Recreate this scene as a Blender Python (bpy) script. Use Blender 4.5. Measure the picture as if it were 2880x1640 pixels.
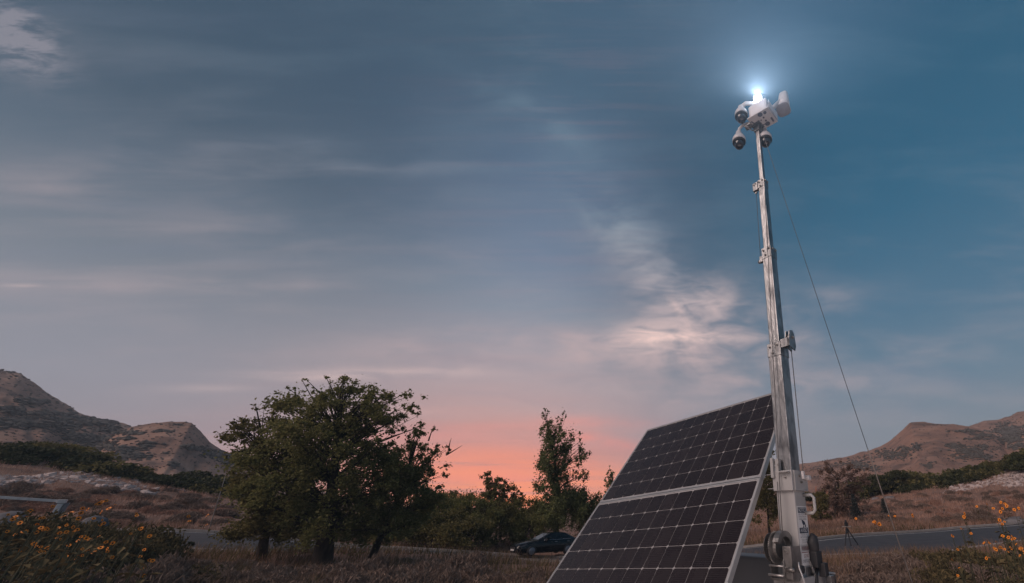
import bpy, math, random
import numpy as np
from mathutils import Vector, Matrix
from math import radians, sin, cos, pi, atan2, sqrt

for o in list(bpy.data.objects):
    bpy.data.objects.remove(o)
SC = bpy.context.scene
COL = SC.collection
R = random.Random(7)
G = np.random.default_rng(11)

# ------------------------------------------------------------------ camera
F, CX, CY, CAMZ, PIT = 1166.0, 1970.0, 855.0, 2.0, radians(27.04)
cam = bpy.data.objects.new('camera', bpy.data.cameras.new('camera'))
COL.objects.link(cam)
cam.location = (0, 0, CAMZ)
cam.rotation_euler = (pi / 2 + PIT, 0, 0)
cam.data.sensor_width = 36
cam.data.sensor_fit = 'HORIZONTAL'
cam.data.lens = F / 2880 * 36
cam.data.shift_x = 0.5 - CX / 2880
cam.data.shift_y = (CY - 820) / 2880
cam.data.clip_end = 9000
cam.data.clip_start = 0.05
SC.camera = cam
SC.view_settings.view_transform = 'Standard'
SC.view_settings.look = 'None'
SC.view_settings.exposure = 0
SC.view_settings.gamma = 1
SC.render.film_transparent = False
SC.cycles.max_bounces = 6
SC.cycles.transparent_max_bounces = 8
SC.cycles.sample_clamp_indirect = 4.0
SC.cycles.use_denoising = True

PS, PC = sin(PIT), cos(PIT)


def ray(px, py):
    x, y = (px - CX) / F, (py - CY) / F
    return Vector((x, y * PS + PC, -y * PC + PS))


def at(px, py, zc):
    return Vector((0, 0, CAMZ)) + ray(px, py) * zc


def azel(px, py):
    d = ray(px, py)
    return atan2(d.x, d.y), math.atan2(d.z, sqrt(d.x * d.x + d.y * d.y))


def lin(r, g, b):
    return tuple(((v / 255) / 12.92 if v / 255 < .04045 else ((v / 255 + .055) / 1.055) ** 2.4) for v in (r, g, b))


# ------------------------------------------------------------------ sky
class NT:
    """small helper to write node trees"""
    def __init__(s, tree):
        s.t = tree
        s.n = tree.nodes
        s.l = tree.links

    def add(s, kind, **kw):
        n = s.n.new(kind)
        for k, v in kw.items():
            setattr(n, k, v)
        return n

    def put(s, sock, v):
        if hasattr(v, 'is_linked') or isinstance(v, bpy.types.NodeSocket):
            s.l.new(v, sock)
        elif v is not None:
            if isinstance(v, (tuple, list)) and len(v) == 3 and sock.type == 'RGBA':
                v = (*v, 1)
            sock.default_value = v

    def m(s, op, a, b=None, c=None, clamp=False):
        n = s.add('ShaderNodeMath', operation=op, use_clamp=clamp)
        for i, v in enumerate((a, b, c)):
            if v is not None:
                s.put(n.inputs[i], v)
        return n.outputs[0]

    def mix(s, f, a, b, blend='MIX'):
        n = s.add('ShaderNodeMix', data_type='RGBA', blend_type=blend)
        s.put(n.inputs[0], f)
        s.put(n.inputs[6], a)
        s.put(n.inputs[7], b)
        return n.outputs[2]

    def ramp(s, f, stops, interp='LINEAR'):
        n = s.add('ShaderNodeValToRGB')
        n.color_ramp.interpolation = interp
        e = n.color_ramp.elements
        while len(e) < len(stops):
            e.new(0.5)
        for el, (p, c) in zip(e, stops):
            el.position = p
            el.color = (*c, 1) if len(c) == 3 else c
        s.put(n.inputs[0], f)
        return n.outputs[0]

    def noise(s, vec, scale, detail=4, rough=.55, dist=0.0):
        n = s.add('ShaderNodeTexNoise')
        if vec is not None:
            s.put(n.inputs['Vector'], vec)
        n.inputs['Scale'].default_value = scale
        n.inputs['Detail'].default_value = detail
        n.inputs['Roughness'].default_value = rough
        n.inputs['Distortion'].default_value = dist
        return n.outputs[0]

    def smooth(s, v, a, b, lo=0.0, hi=1.0):
        n = s.add('ShaderNodeMapRange', interpolation_type='SMOOTHSTEP')
        s.put(n.inputs[0], v)
        for i, q in enumerate((a, b, lo, hi)):
            n.inputs[i + 1].default_value = q
        return n.outputs[0]

    def vec(s, x, y, z=0.0):
        n = s.add('ShaderNodeCombineXYZ')
        for i, v in enumerate((x, y, z)):
            s.put(n.inputs[i], v)
        return n.outputs[0]


SUN_AZ, SUN_EL = radians(-128), radians(34)
world = bpy.data.worlds.new('World')
SC.world = world
world.use_nodes = True
W = NT(world.node_tree)
W.n.clear()
tc = W.add('ShaderNodeTexCoord')
sep = W.add('ShaderNodeSeparateXYZ')
W.l.new(tc.outputs['Generated'], sep.inputs[0])
dx, dy, dz = sep.outputs
az = W.m('ARCTAN2', dx, dy)
el = W.m('ARCSINE', dz)
elp = W.m('DIVIDE', W.m('MAXIMUM', el, 0.0), pi / 2)     # 0 horizon .. 1 zenith


def st(deg, *rgb):
    return (deg / 90, lin(*rgb))


left = W.ramp(elp, [st(0, 152, 147, 154), st(10, 142, 144, 155), st(14.6, 132, 136, 147), st(19, 114, 123, 135), st(26, 85, 101, 117), st(31, 69, 87, 104),
                    st(40, 57, 78, 97), st(60, 46, 71, 92)])
glow = W.ramp(elp, [(0, (1.45, .37, .11)), (4.4 / 90, (1.36, .36, .135)), (6.0 / 90, (1.04, .32, .19)), st(7.8, 222, 153, 142), st(9.6, 203, 156, 150), st(12, 190, 158, 157), st(15, 175, 157, 161), st(19, 154, 150, 160),
                    st(24, 130, 140, 155), st(31, 108, 124, 146), st(42, 84, 105, 129), st(52, 62, 88, 110), st(64, 46, 75, 98), st(80, 38, 66, 92)])
right = W.ramp(elp, [st(0, 140, 140, 148), st(9, 122, 133, 145), st(15, 98, 123, 142), st(24, 72, 109, 134), st(36, 44, 94, 122), st(48, 22, 79, 107),
                     st(60, 20, 70, 98), st(80, 16, 62, 92)])
wr = W.m('MULTIPLY', W.smooth(az, radians(-22), radians(30)), W.smooth(az, radians(152), radians(179), 1, 0))
da = W.m('SUBTRACT', az, radians(-24))
wg = W.m('EXPONENT', W.m('MULTIPLY', W.m('MULTIPLY', da, da), -1 / (2 * radians(13) ** 2)))
base = W.mix(wg, W.mix(wr, left, right), glow)

# cloud coordinates: streets of cloud run left to right and meet far out at both sides
ca = W.m('ARCSINE', dx)
ce = W.m('ARCTAN2', dz, dy)
uv = W.vec(W.m('MULTIPLY', ca, 2.2), W.m('MULTIPLY', ce, 7.5))
uvw = W.vec(W.m('MULTIPLY', ca, 3.2), W.m('MULTIPLY', ce, 5.0))
nst = W.noise(uv, 1.5, 5, .55, .3)
nwp = W.noise(uvw, 1.9, 7, .55, .6)
nfi = W.noise(W.vec(W.m('MULTIPLY', ca, 4.0), W.m('MULTIPLY', ce, 13.0)), 2.2, 6, .58, .8)


def blob(px, py, sx, sy, amp, rot=0.0):
    """soft patch of sky round an image point; rot turns its long axis (radians, positive = rising to the right)"""
    def ang(x, y):
        d = ray(x, y).normalized()
        return math.asin(d.x), atan2(d.z, d.y)
    a0, e0 = ang(px, py)
    a1 = (ang(px + 40, py)[0] - a0) / 40
    e1 = abs(ang(px, py - 40)[1] - e0) / 40
    u = W.m('DIVIDE', W.m('SUBTRACT', ca, a0), a1)
    v = W.m('DIVIDE', W.m('SUBTRACT', ce, e0), e1)
    if rot:
        c_, s_ = cos(rot), sin(rot)
        u, v = (W.m('ADD', W.m('MULTIPLY', u, c_), W.m('MULTIPLY', v, s_)),
                W.m('SUBTRACT', W.m('MULTIPLY', v, c_), W.m('MULTIPLY', u, s_)))
    u, v = W.m('DIVIDE', u, sx), W.m('DIVIDE', v, sy)
    q = W.m('ADD', W.m('MULTIPLY', u, u), W.m('MULTIPLY', v, v))
    return W.m('MULTIPLY', W.m('EXPONENT', W.m('MULTIPLY', q, -0.5)), amp)


def total(items):
    t = None
    for b in items:
        g = blob(*b)
        t = g if t is None else W.m('ADD', t, g)
    return t


grey = total([(1830, 770, 190, 62, .95, -.95), (1930, 870, 120, 70, .7, -.4), (1740, 640, 90, 50, .55, -.7), (2050, 850, 110, 60, .5), (1700, 975, 190, 34, .55), (1960, 1010, 230, 42, .6), (2330, 845, 110, 26, .45, .25),
              (2290, 1075, 150, 20, .4), (2180, 950, 150, 22, .35), (2560, 990, 200, 30, .25), (1560, 360, 200, 34, .35, -.6), (1480, 130, 60, 160, .16), (1150, 470, 260, 16, .4), (420, 480, 250, 50, .25), (830, 420, 240, 26, .25),
              (250, 800, 330, 26, .4), (700, 800, 200, 16, .35), (2120, 1180, 150, 40, .35), (100, 520, 160, 36, .28), (600, 620, 160, 60, .25), (1250, 700, 220, 40, .2), (1500, 960, 260, 44, .5), (1900, 1110, 260, 36, .45), (1300, 1010, 260, 36, .35)])
fringe = W.m('MULTIPLY', grey, W.smooth(W.m('ADD', W.m('MULTIPLY', nwp, .65), W.m('MULTIPLY', nfi, .35)), .34, .68))
pinkc = W.mix(W.smooth(el, radians(12), radians(45)), lin(194, 170, 170), lin(112, 134, 150))
sky = W.mix(W.m('MINIMUM', W.m('MULTIPLY', fringe, .9), 1.0), base, pinkc)
soft = W.smooth(nst, .44, .72)
sky = W.mix(W.m('MULTIPLY', soft, W.smooth(el, radians(70), radians(4), .06, .19)), sky, pinkc)
dark = W.smooth(W.noise(uv, 1.4, 5, .55, .4), .5, .8)
sky = W.mix(W.m('MULTIPLY', dark, W.smooth(el, radians(50), radians(10), .05, .30)), sky, lin(118, 126, 146))
bright = total([(1840, 945, 75, 26, 1.0), (1960, 950, 130, 9, .5), (1905, 870, 30, 9, .4, -1.0), (2010, 850, 50, 40, .35), (45, 803, 45, 3.5, .45),
                (1110, 1046, 220, 9, .32), (900, 1062, 120, 8, .35), (600, 1092, 90, 7, .22), (1090, 1160, 160, 10, .2)])
bright = W.m('MULTIPLY', bright, W.smooth(nfi, .22, .66))
sky = W.mix(W.m('MINIMUM', W.m('MULTIPLY', bright, .8), 1.0), sky, lin(250, 214, 204))
band = W.smooth(W.noise(W.vec(W.m('MULTIPLY', ca, 1.6), W.m('MULTIPLY', ce, 34.0)), 1.6, 5, .6, .3), .46, .66)
band = W.m('MULTIPLY', band, W.smooth(el, radians(14), radians(3), .05, .75))
sky = W.mix(W.m('MULTIPLY', band, wg), sky, lin(196, 142, 138))
hot = total([(1690, 1240, 95, 12, .8, -.18), (1640, 1190, 120, 14, .35), (1330, 1320, 220, 14, .35), (1250, 1200, 160, 10, .3), (1150, 1225, 160, 8, .3), (1400, 1345, 160, 8, .5)])
sky = W.mix(W.m('MINIMUM', W.m('MULTIPLY', hot, W.smooth(nst, .3, .62)), 1.0), sky, lin(255, 146, 128))
tl = W.m('MULTIPLY', blob(15, 85, 80, 80, 2.2), W.smooth(W.m('ADD', W.m('MULTIPLY', W.noise(uvw, 9, 9, .68, .3), .75), W.m('MULTIPLY', nwp, .25)), .40, .68))
sky = W.mix(W.m('MINIMUM', tl, .75), sky, lin(140, 138, 148))
bg = W.add('ShaderNodeBackground')
W.put(bg.inputs[0], sky)
bg.inputs[1].default_value = 1.08
nis = W.add('ShaderNodeTexSky', sky_type='NISHITA')
nis.sun_disc = False
nis.sun_elevation = radians(1.0)
nis.sun_rotation = SUN_AZ
bg2 = W.add('ShaderNodeBackground')
W.l.new(nis.outputs[0], bg2.inputs[0])
bg2.inputs[1].default_value = 0.004
addsh = W.add('ShaderNodeAddShader')
W.l.new(bg.outputs[0], addsh.inputs[0])
W.l.new(bg2.outputs[0], addsh.inputs[1])
wo = W.add('ShaderNodeOutputWorld')
W.l.new(addsh.outputs[0], wo.inputs[0])

# afterglow: one soft, low, warm sun
sl = bpy.data.lights.new('sun', 'SUN')
sl.energy = 2.2
sl.angle = radians(40)
sl.color = (1.0, .78, .70)
sun = bpy.data.objects.new('sun', sl)
COL.objects.link(sun)
sun.rotation_euler = Vector((sin(SUN_AZ) * cos(SUN_EL), cos(SUN_AZ) * cos(SUN_EL), sin(SUN_EL))).to_track_quat('Z', 'Y').to_euler()


# ------------------------------------------------------------------ object helpers
def tag(o, label=None, cat=None, group=None, kind=None):
    if label:
        o['label'] = label
    if cat:
        o['category'] = cat
    if group:
        o['group'] = group
    if kind:
        o['kind'] = kind
    return o


def empty(name, loc=(0, 0, 0), rot=(0, 0, 0), label=None, cat=None, group=None):
    o = bpy.data.objects.new(name, None)
    COL.objects.link(o)
    o.location = loc
    o.rotation_euler = rot
    o.empty_display_size = .1
    return tag(o, label, cat, group)


class MB:
    """collects shapes in one mesh"""
    def __init__(s):
        s.v, s.f, s.s = [], [], []

    def add(s, vs, fs, smooth=False):
        b = len(s.v)
        s.v += [tuple(v) for v in vs]
        s.f += [tuple(i + b for i in f) for f in fs]
        s.s += [smooth] * len(fs)
        return s

    def box(s, a, b, mat=None, bev=0.0):
        x0, y0, z0 = a
        x1, y1, z1 = b
        if bev > 0:
            import bmesh
            bm = bmesh.new()
            bmesh.ops.create_cube(bm, size=1)
            for v in bm.verts:
                v.co = Vector(((x0 + x1) / 2 + v.co.x * (x1 - x0), (y0 + y1) / 2 + v.co.y * (y1 - y0), (z0 + z1) / 2 + v.co.z * (z1 - z0)))
            bmesh.ops.bevel(bm, geom=list(bm.edges), offset=bev, segments=2, affect='EDGES', profile=.6)
            bm.verts.index_update()
            vs = [v.co.copy() for v in bm.verts]
            fs = [[v.index for v in f.verts] for f in bm.faces]
            bm.free()
        else:
            vs = [Vector(p) for p in ((x0, y0, z0), (x1, y0, z0), (x1, y1, z0), (x0, y1, z0), (x0, y0, z1), (x1, y0, z1), (x1, y1, z1), (x0, y1, z1))]
            fs = [(3, 2, 1, 0), (4, 5, 6, 7), (0, 1, 5, 4), (1, 2, 6, 5), (2, 3, 7, 6), (3, 0, 4, 7)]
        if mat is not None:
            vs = [mat @ v for v in vs]
        return s.add(vs, fs)

    def prism(s, poly, axis, a, b, mat=None):
        """poly in the two other axes, extruded along axis (0,1,2) from a to b"""
        def pt(p, h):
            q = [p[0], p[1]]
            q.insert(axis, h)
            return Vector(q)
        n = len(poly)
        vs = [pt(p, a) for p in poly] + [pt(p, b) for p in poly]
        if mat is not None:
            vs = [mat @ v for v in vs]
        fs = [tuple(range(n))[::-1], tuple(range(n, 2 * n))] + [(i, (i + 1) % n, n + (i + 1) % n, n + i) for i in range(n)]
        return s.add(vs, fs)

    def tube(s, pts, r, seg=8, cap=True):
        pts = [Vector(p) for p in pts]
        rs = r if isinstance(r, (list, tuple)) else [r] * len(pts)
        vs, fs = [], []
        up = None
        for i, p in enumerate(pts):
            d = (pts[min(i + 1, len(pts) - 1)] - pts[max(i - 1, 0)]).normalized()
            if up is None:
                up = d.orthogonal().normalized()
            up = (up - d * up.dot(d)).normalized()
            w = d.cross(up)
            for k in range(seg):
                t = 2 * pi * k / seg
                vs.append(p + (up * cos(t) + w * sin(t)) * rs[i])
        for i in range(len(pts) - 1):
            for k in range(seg):
                a, b = i * seg + k, i * seg + (k + 1) % seg
                fs.append((a, b, b + seg, a + seg))
        s.add(vs, fs, True)
        if cap:
            s.f += [tuple(len(s.v) - len(vs) + k for k in range(seg))[::-1], tuple(len(s.v) - seg + k for k in range(seg))]
            s.s += [False, False]
        return s

    def lathe(s, prof, seg=24, mat=None, smooth=True):
        """prof: (radius, height) along local z"""
        vs, fs = [], []
        for r, h in prof:
            for k in range(seg):
                t = 2 * pi * k / seg
                vs.append(Vector((r * cos(t), r * sin(t), h)))
        for i in range(len(prof) - 1):
            for k in range(seg):
                a, b = i * seg + k, i * seg + (k + 1) % seg
                fs.append((a, b, b + seg, a + seg))
        fs.append(tuple(range(seg))[::-1])
        fs.append(tuple((len(prof) - 1) * seg + k for k in range(seg)))
        if mat is not None:
            vs = [mat @ v for v in vs]
        return s.add(vs, fs, smooth)

    def build(s, name, mat, parent=None, label=None, cat=None, group=None, kind=None):
        me = bpy.data.meshes.new(name)
        me.from_pydata([tuple(v) for v in s.v], [], s.f)
        me.polygons.foreach_set('use_smooth', s.s)
        me.update()
        if mat:
            me.materials.append(mat)
        o = bpy.data.objects.new(name, me)
        COL.objects.link(o)
        if parent is not None:
            o.parent = parent
        return tag(o, label, cat, group, kind)


def npmesh(name, verts, faces, mat, smooth=False):
    """verts (n,3), faces (m,k) numpy"""
    me = bpy.data.meshes.new(name)
    v = np.asarray(verts, dtype=np.float32)
    f = np.asarray(faces, dtype=np.int32)
    m, k = f.shape
    me.vertices.add(len(v))
    me.vertices.foreach_set('co', v.ravel())
    me.loops.add(m * k)
    me.loops.foreach_set('vertex_index', f.ravel())
    me.polygons.add(m)
    me.polygons.foreach_set('loop_start', np.arange(0, m * k, k, dtype=np.int32))
    me.polygons.foreach_set('loop_total', np.full(m, k, dtype=np.int32))
    me.polygons.foreach_set('use_smooth', np.full(m, smooth))
    me.update(calc_edges=True)
    if mat:
        me.materials.append(mat)
    return me


def link(name, me, parent=None, **kw):
    o = bpy.data.objects.new(name, me)
    COL.objects.link(o)
    if parent is not None:
        o.parent = parent
    return tag(o, **kw)


def rotz_to(axis):
    """matrix turning local z to the given axis"""
    return Vector(axis).to_track_quat('Z', 'Y').to_matrix().to_4x4()


# ------------------------------------------------------------------ materials
def material(name, cols, rough=.8, scale=6.0, metal=0.0, bump=0.0, bscale=40.0, island=0.0, coords='Object', detail=5, spec=None, stretch=None, lo=.35, hi=.65, coat=0):
    """base colour mixed from a list of colours by noise; optional bump and per-piece variation"""
    mt = bpy.data.materials.new(name)
    mt.use_nodes = True
    n = NT(mt.node_tree)
    bs = n.n['Principled BSDF']
    t = n.add('ShaderNodeTexCoord').outputs[coords]
    if stretch:
        mp = n.add('ShaderNodeMapping')
        mp.inputs['Scale'].default_value = stretch
        n.l.new(t, mp.inputs[0])
        t = mp.outputs[0]
    if len(cols) == 1 and not island:
        bs.inputs['Base Color'].default_value = (*cols[0], 1)
    else:
        f = n.noise(t, scale, detail)
        if island:
            g = n.add('ShaderNodeNewGeometry')
            f = n.m('ADD', n.m('MULTIPLY', f, 1 - island), n.m('MULTIPLY', g.outputs['Random Per Island'], island))
        k = len(cols)
        c = n.ramp(f, [(lo + (hi - lo) * i / max(k - 1, 1), cc) for i, cc in enumerate(cols)])
        n.l.new(c, bs.inputs['Base Color'])
    bs.inputs['Roughness'].default_value = rough
    bs.inputs['Metallic'].default_value = metal
    if spec is not None:
        bs.inputs['Specular IOR Level'].default_value = spec
    if coat:
        bs.inputs['Coat Weight'].default_value = coat
    if bump:
        b = n.add('ShaderNodeBump')
        b.inputs['Strength'].default_value = bump
        b.inputs['Distance'].default_value = .02
        n.l.new(n.noise(t, bscale, 6, .6), b.inputs['Height'])
        n.l.new(b.outputs[0], bs.inputs['Normal'])
    return mt


def leaf_material(name, cols, sc=.5, tr=.25):
    mt = material(name, cols, rough=.75, scale=sc, island=.45, coords='Object', spec=.15, lo=.25, hi=.75)
    n = NT(mt.node_tree)
    bs = n.n['Principled BSDF']
    c = bs.inputs['Base Color'].links[0].from_socket
    t = n.add('ShaderNodeBsdfTranslucent')
    n.l.new(c, t.inputs[0])
    mx = n.add('ShaderNodeMixShader')
    mx.inputs[0].default_value = tr
    n.l.new(bs.outputs[0], mx.inputs[1])
    n.l.new(t.outputs[0], mx.inputs[2])
    n.l.new(mx.outputs[0], n.n['Material Output'].inputs[0])
    return mt


M = {}
M['soil'] = material('soil', [(.12, .066, .047), (.22, .125, .088), (.17, .10, .072)], .95, .35, bump=.6, bscale=6)
M['hill'] = material('hill', [(.12, .075, .058), (.21, .118, .086), (.26, .145, .102), (.30, .185, .135)], .95, .06, bump=1.0, bscale=.45, detail=12, lo=.34, hi=.66)
M['asphalt'] = material('asphalt', [(.034, .034, .039), (.050, .048, .054)], .85, 1.5, bump=.2, bscale=30)
M['kerb'] = material('kerb', [(.22, .20, .19), (.30, .27, .25)], .9, 3, bump=.2)
M['paint'] = material('road_paint', [(.35, .34, .33), (.55, .54, .52)], .8, 5)
M['dry'] = leaf_material('dry_grass', [(.13, .078, .052), (.25, .150, .100), (.36, .235, .16)], .5, .2)
M['rust'] = leaf_material('rust_grass', [(.25, .135, .098), (.40, .235, .172), (.50, .325, .25)], .3, .2)
M['weed'] = leaf_material('green_weed', [(.055, .046, .022), (.11, .086, .040), (.19, .14, .065)], .8, .2)
M['sage'] = leaf_material('sagebrush', [(.14, .098, .078), (.23, .165, .130), (.32, .24, .195)], 1.5, .2)
M['scrub'] = leaf_material('scrub_oak', [(.030, .036, .016), (.060, .064, .026), (.095, .088, .036)], .25, .2)
M['farscrub'] = material('far_scrub', [(.065, .060, .054), (.105, .095, .085)], .95, .2, bump=.5, bscale=.8)
M['leaf'] = leaf_material('cottonwood_leaves', [(.098, .106, .036), (.195, .19, .068), (.28, .25, .098)], .35, .42)
M['leafwarm'] = leaf_material('olive_leaves', [(.085, .080, .030), (.165, .142, .054), (.23, .19, .075)], .35, .42)
M['poplar'] = leaf_material('poplar_leaves', [(.082, .10, .04), (.16, .178, .07), (.235, .235, .094)], .5, .3)
M['rusty'] = leaf_material('rust_foliage', [(.13, .080, .060), (.22, .145, .112), (.30, .21, .165)], .5, .3)
M['spruce'] = leaf_material('spruce_needles', [(.028, .036, .036), (.05, .06, .058)], .6, .1)
M['bark'] = material('bark', [(.035, .026, .022), (.075, .058, .048)], .95, 6, bump=.8, bscale=14, stretch=(1, 1, .25))
M['rock'] = material('rock', [(.17, .13, .12), (.33, .26, .24), (.50, .41, .38)], .9, 2.2, bump=.5, bscale=9, island=.5, lo=.25, hi=.75)
M['boulder'] = material('boulder', [(.10, .095, .10), (.17, .16, .165)], .9, 1.5, bump=.7, bscale=6)
M['petal'] = material('petal', [(.80, .22, .006), (.92, .30, .010)], .6, 30)
M['disc'] = material('flower_disc', [(.018, .009, .005)], .9)
M['stem'] = material('stem', [(.04, .045, .018), (.06, .055, .024)], .8, 3)
M['white'] = material('white_paint', [(.29, .29, .29), (.34, .337, .335)], .38, 1.2, bump=.04, bscale=20, spec=.5, stretch=(1, 1, .3))
M['galv'] = material('galvanised_steel', [(.11, .112, .116), (.215, .217, .222), (.29, .292, .296), (.16, .162, .166), (.25, .252, .256)], .34, 7.5, metal=.85, bump=.2, bscale=30, detail=9, stretch=(1, 1, .4), lo=.36, hi=.64)
M['steel'] = material('bare_steel', [(.17, .165, .16), (.31, .30, .29)], .38, 9, metal=.75, bump=.1)
M['boxgrey'] = material('grey_paint', [(.12, .135, .15), (.15, .165, .18)], .45, 2)
M['alu'] = material('panel_frame', [(.40, .395, .39), (.48, .475, .47)], .38, 6, metal=.6)
M['black'] = material('black_rubber', [(.010, .010, .012), (.018, .017, .019)], .6, 8)
M['cable'] = material('steel_cable', [(.10, .10, .105), (.16, .155, .15)], .5, 60, metal=.5)
M['strap'] = material('pale_strap', [(.26, .22, .20), (.34, .30, .27)], .8, 20)
M['housing'] = material('camera_housing', [(.42, .41, .42), (.50, .485, .49)], .4, 4, spec=.5)
M['dome'] = material('smoked_dome', [(.012, .011, .014)], .12, spec=.6)
M['vent'] = material('dark_vent', [(.06, .055, .075)], .6)
M['grille'] = material('grey_front', [(.17, .155, .165), (.22, .20, .21)], .6, 12)
M['navy'] = material('navy_ink', [(.010, .022, .048)], .6)
M['inkgrey'] = material('grey_ink', [(.07, .085, .12)], .6)
M['red'] = material('red_ink', [(.16, .02, .03)], .6)
M['stickerwhite'] = material('sticker_white', [(.62, .62, .62)], .5)
M['carpaint'] = material('car_paint', [(.005, .005, .007)], .22, spec=.35, coat=.08)
M['carglass'] = material('car_glass', [(.008, .012, .016)], .06, spec=.5)
M['chrome'] = material('chrome_trim', [(.5, .5, .52)], .2, metal=1)
M['rim'] = material('alloy_rim', [(.20, .21, .24)], .35, metal=.6)
M['headlight'] = material('headlight_lens', [(.12, .12, .13)], .1, spec=.8, coat=1.0)
M['redstripe'] = material('red_stripe', [(.30, .03, .04)], .6)
M['gatewhite'] = material('gate_white', [(.50, .48, .47), (.62, .60, .59)], .6, 4)
M['terracotta'] = material('terracotta_wall', [(.34, .15, .10), (.42, .20, .14)], .9, 1)
M['rooftile'] = material('roof_tile', [(.20, .09, .07), (.28, .13, .10)], .9, 2)


def cell_mat():
    mt = bpy.data.materials.new('solar_cell')
    mt.use_nodes = True
    n = NT(mt.node_tree)
    bs = n.n['Principled BSDF']
    t = n.add('ShaderNodeTexCoord').outputs['Object']
    sp = n.add('ShaderNodeSeparateXYZ')
    n.l.new(t, sp.inputs[0])
    fr = n.m('FRACT', n.m('ADD', n.m('DIVIDE', sp.outputs[1], .156 / 12), .5))
    ln = n.m('LESS_THAN', n.m('ABSOLUTE', n.m('SUBTRACT', fr, .5)), .055)
    info = n.add('ShaderNodeObjectInfo')
    b = n.ramp(info.outputs['Random'], [(0, (.0150, .0088, .0090)), (1, (.0215, .0135, .0132))])
    c = n.mix(n.m('MULTIPLY', ln, .55), b, (.07, .065, .065))
    n.l.new(c, bs.inputs['Base Color'])
    n.l.new(n.smooth(n.noise(n.add('ShaderNodeNewGeometry').outputs['Position'], 9, 6), .3, .7, .18, .36), bs.inputs['Roughness'])
    bs.inputs['Specular IOR Level'].default_value = .26
    return mt


M['cell'] = cell_mat()
M['sheet'] = material('backsheet', [(.29, .28, .28), (.34, .33, .33)], .5, 3)


def emissive(name, col, strength):
    mt = bpy.data.materials.new(name)
    mt.use_nodes = True
    n = NT(mt.node_tree)
    e = n.add('ShaderNodeEmission')
    e.inputs[0].default_value = (*col, 1)
    e.inputs[1].default_value = strength
    n.l.new(e.outputs[0], n.n['Material Output'].inputs[0])
    return mt


M['lamp'] = emissive('lit_lamp', (.80, .90, 1.0), 30)


# ------------------------------------------------------------------ terrain
def vnoise(x, y, seed=0):
    xi, yi = np.floor(x).astype(np.int64), np.floor(y).astype(np.int64)
    fx, fy = x - xi, y - yi
    fx, fy = fx * fx * (3 - 2 * fx), fy * fy * (3 - 2 * fy)

    def h(a, b):
        v = np.sin(a * 127.1 + b * 311.7 + seed * 74.7) * 43758.5453
        return v - np.floor(v)
    return (h(xi, yi) * (1 - fx) + h(xi + 1, yi) * fx) * (1 - fy) + (h(xi, yi + 1) * (1 - fx) + h(xi + 1, yi + 1) * fx) * fy


def fbm(x, y, seed=0, oct=4):
    t, a = 0, .5
    for i in range(oct):
        t = t + a * vnoise(x * 2 ** i, y * 2 ** i, seed + i)
        a *= .5
    return t


def smst(a, b, v):
    t = np.clip((v - a) / (b - a), 0, 1)
    return t * t * (3 - 2 * t)


# surveyed points of the visible ground: image point and its distance in metres
CTRL = [(0, 1605, 22), (0, 1560, 34), (0, 1500, 46), (0, 1460, 57), (0, 1400, 72), (0, 1340, 86), (0, 1262, 106),
        (200, 1608, 22), (200, 1568, 32), (200, 1500, 44), (200, 1460, 53), (200, 1400, 68), (200, 1340, 84), (200, 1296, 102),
        (400, 1612, 22), (400, 1572, 30), (440, 1528, 35), (400, 1490, 43), (400, 1445, 56), (400, 1400, 76), (400, 1362, 98),
        (600, 1640, 23), (600, 1580, 27), (610, 1548, 33), (600, 1503, 40), (600, 1430, 60), (600, 1400, 85),
        (736, 1593, 26), (908, 1609, 25), (1035, 1587, 26), (720, 1577, 28), (850, 1572, 28), (980, 1566, 28), (1120, 1562, 28), (1250, 1566, 27.5), (900, 1552, 36), (1050, 1550, 36), (900, 1500, 50), (900, 1450, 90),
        (1200, 1640, 19.5), (1200, 1590, 24), (1250, 1556, 34), (1250, 1510, 50), (1250, 1460, 90),
        (1450, 1640, 18), (1450, 1592, 23), (1430, 1579, 27), (1450, 1573, 33), (1500, 1571, 35), (1560, 1567, 38), (1530, 1585, 26), (1620, 1590, 25), (1400, 1572, 33), (1560, 1520, 48), (1560, 1460, 90),
        (2090, 1590, 22), (2090, 1545, 32), (2090, 1505, 45), (2090, 1450, 90),
        (2300, 1640, 16.5), (2365, 1579, 22.5), (2297, 1514, 33), (2390, 1537, 27), (2300, 1480, 45), (2300, 1440, 70), (2300, 1425, 95),
        (2526, 1640, 17), (2526, 1553, 28), (2500, 1505, 35), (2615, 1491, 40), (2600, 1450, 52), (2600, 1410, 72), (2600, 1380, 95),
        (2720, 1640, 18), (2720, 1560, 27), (2720, 1486, 40), (2720, 1440, 55), (2720, 1400, 74), (2720, 1358, 95),
        (2880, 1640, 18), (2880, 1560, 27), (2880, 1490, 40), (2880, 1440, 56), (2880, 1398, 74), (2880, 1342, 90), (2880, 1302, 104)]
cp = []
for px, py, r in CTRL:
    d = ray(px, py)
    h = sqrt(d.x * d.x + d.y * d.y)
    cp.append((atan2(d.x, d.y), math.log(r), CAMZ + d.z / h * r))
for a in np.linspace(-1.15, .8, 12):
    cp.append((a, math.log(11), 0.0))
    cp.append((a, math.log(5), 0.0))
cp = np.array(cp)
KA, KR = 2.2, 2.4


def _k(a, b):
    return np.sqrt(((a[:, None, 0] - b[None, :, 0]) * KA) ** 2 + ((a[:, None, 1] - b[None, :, 1]) * KR) ** 2 + .02)


_w = np.linalg.solve(np.block([[_k(cp, cp) - .02 * np.eye(len(cp)), np.ones((len(cp), 1))], [np.ones((1, len(cp))), np.zeros((1, 1))]]), np.append(cp[:, 2], 0))

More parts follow.
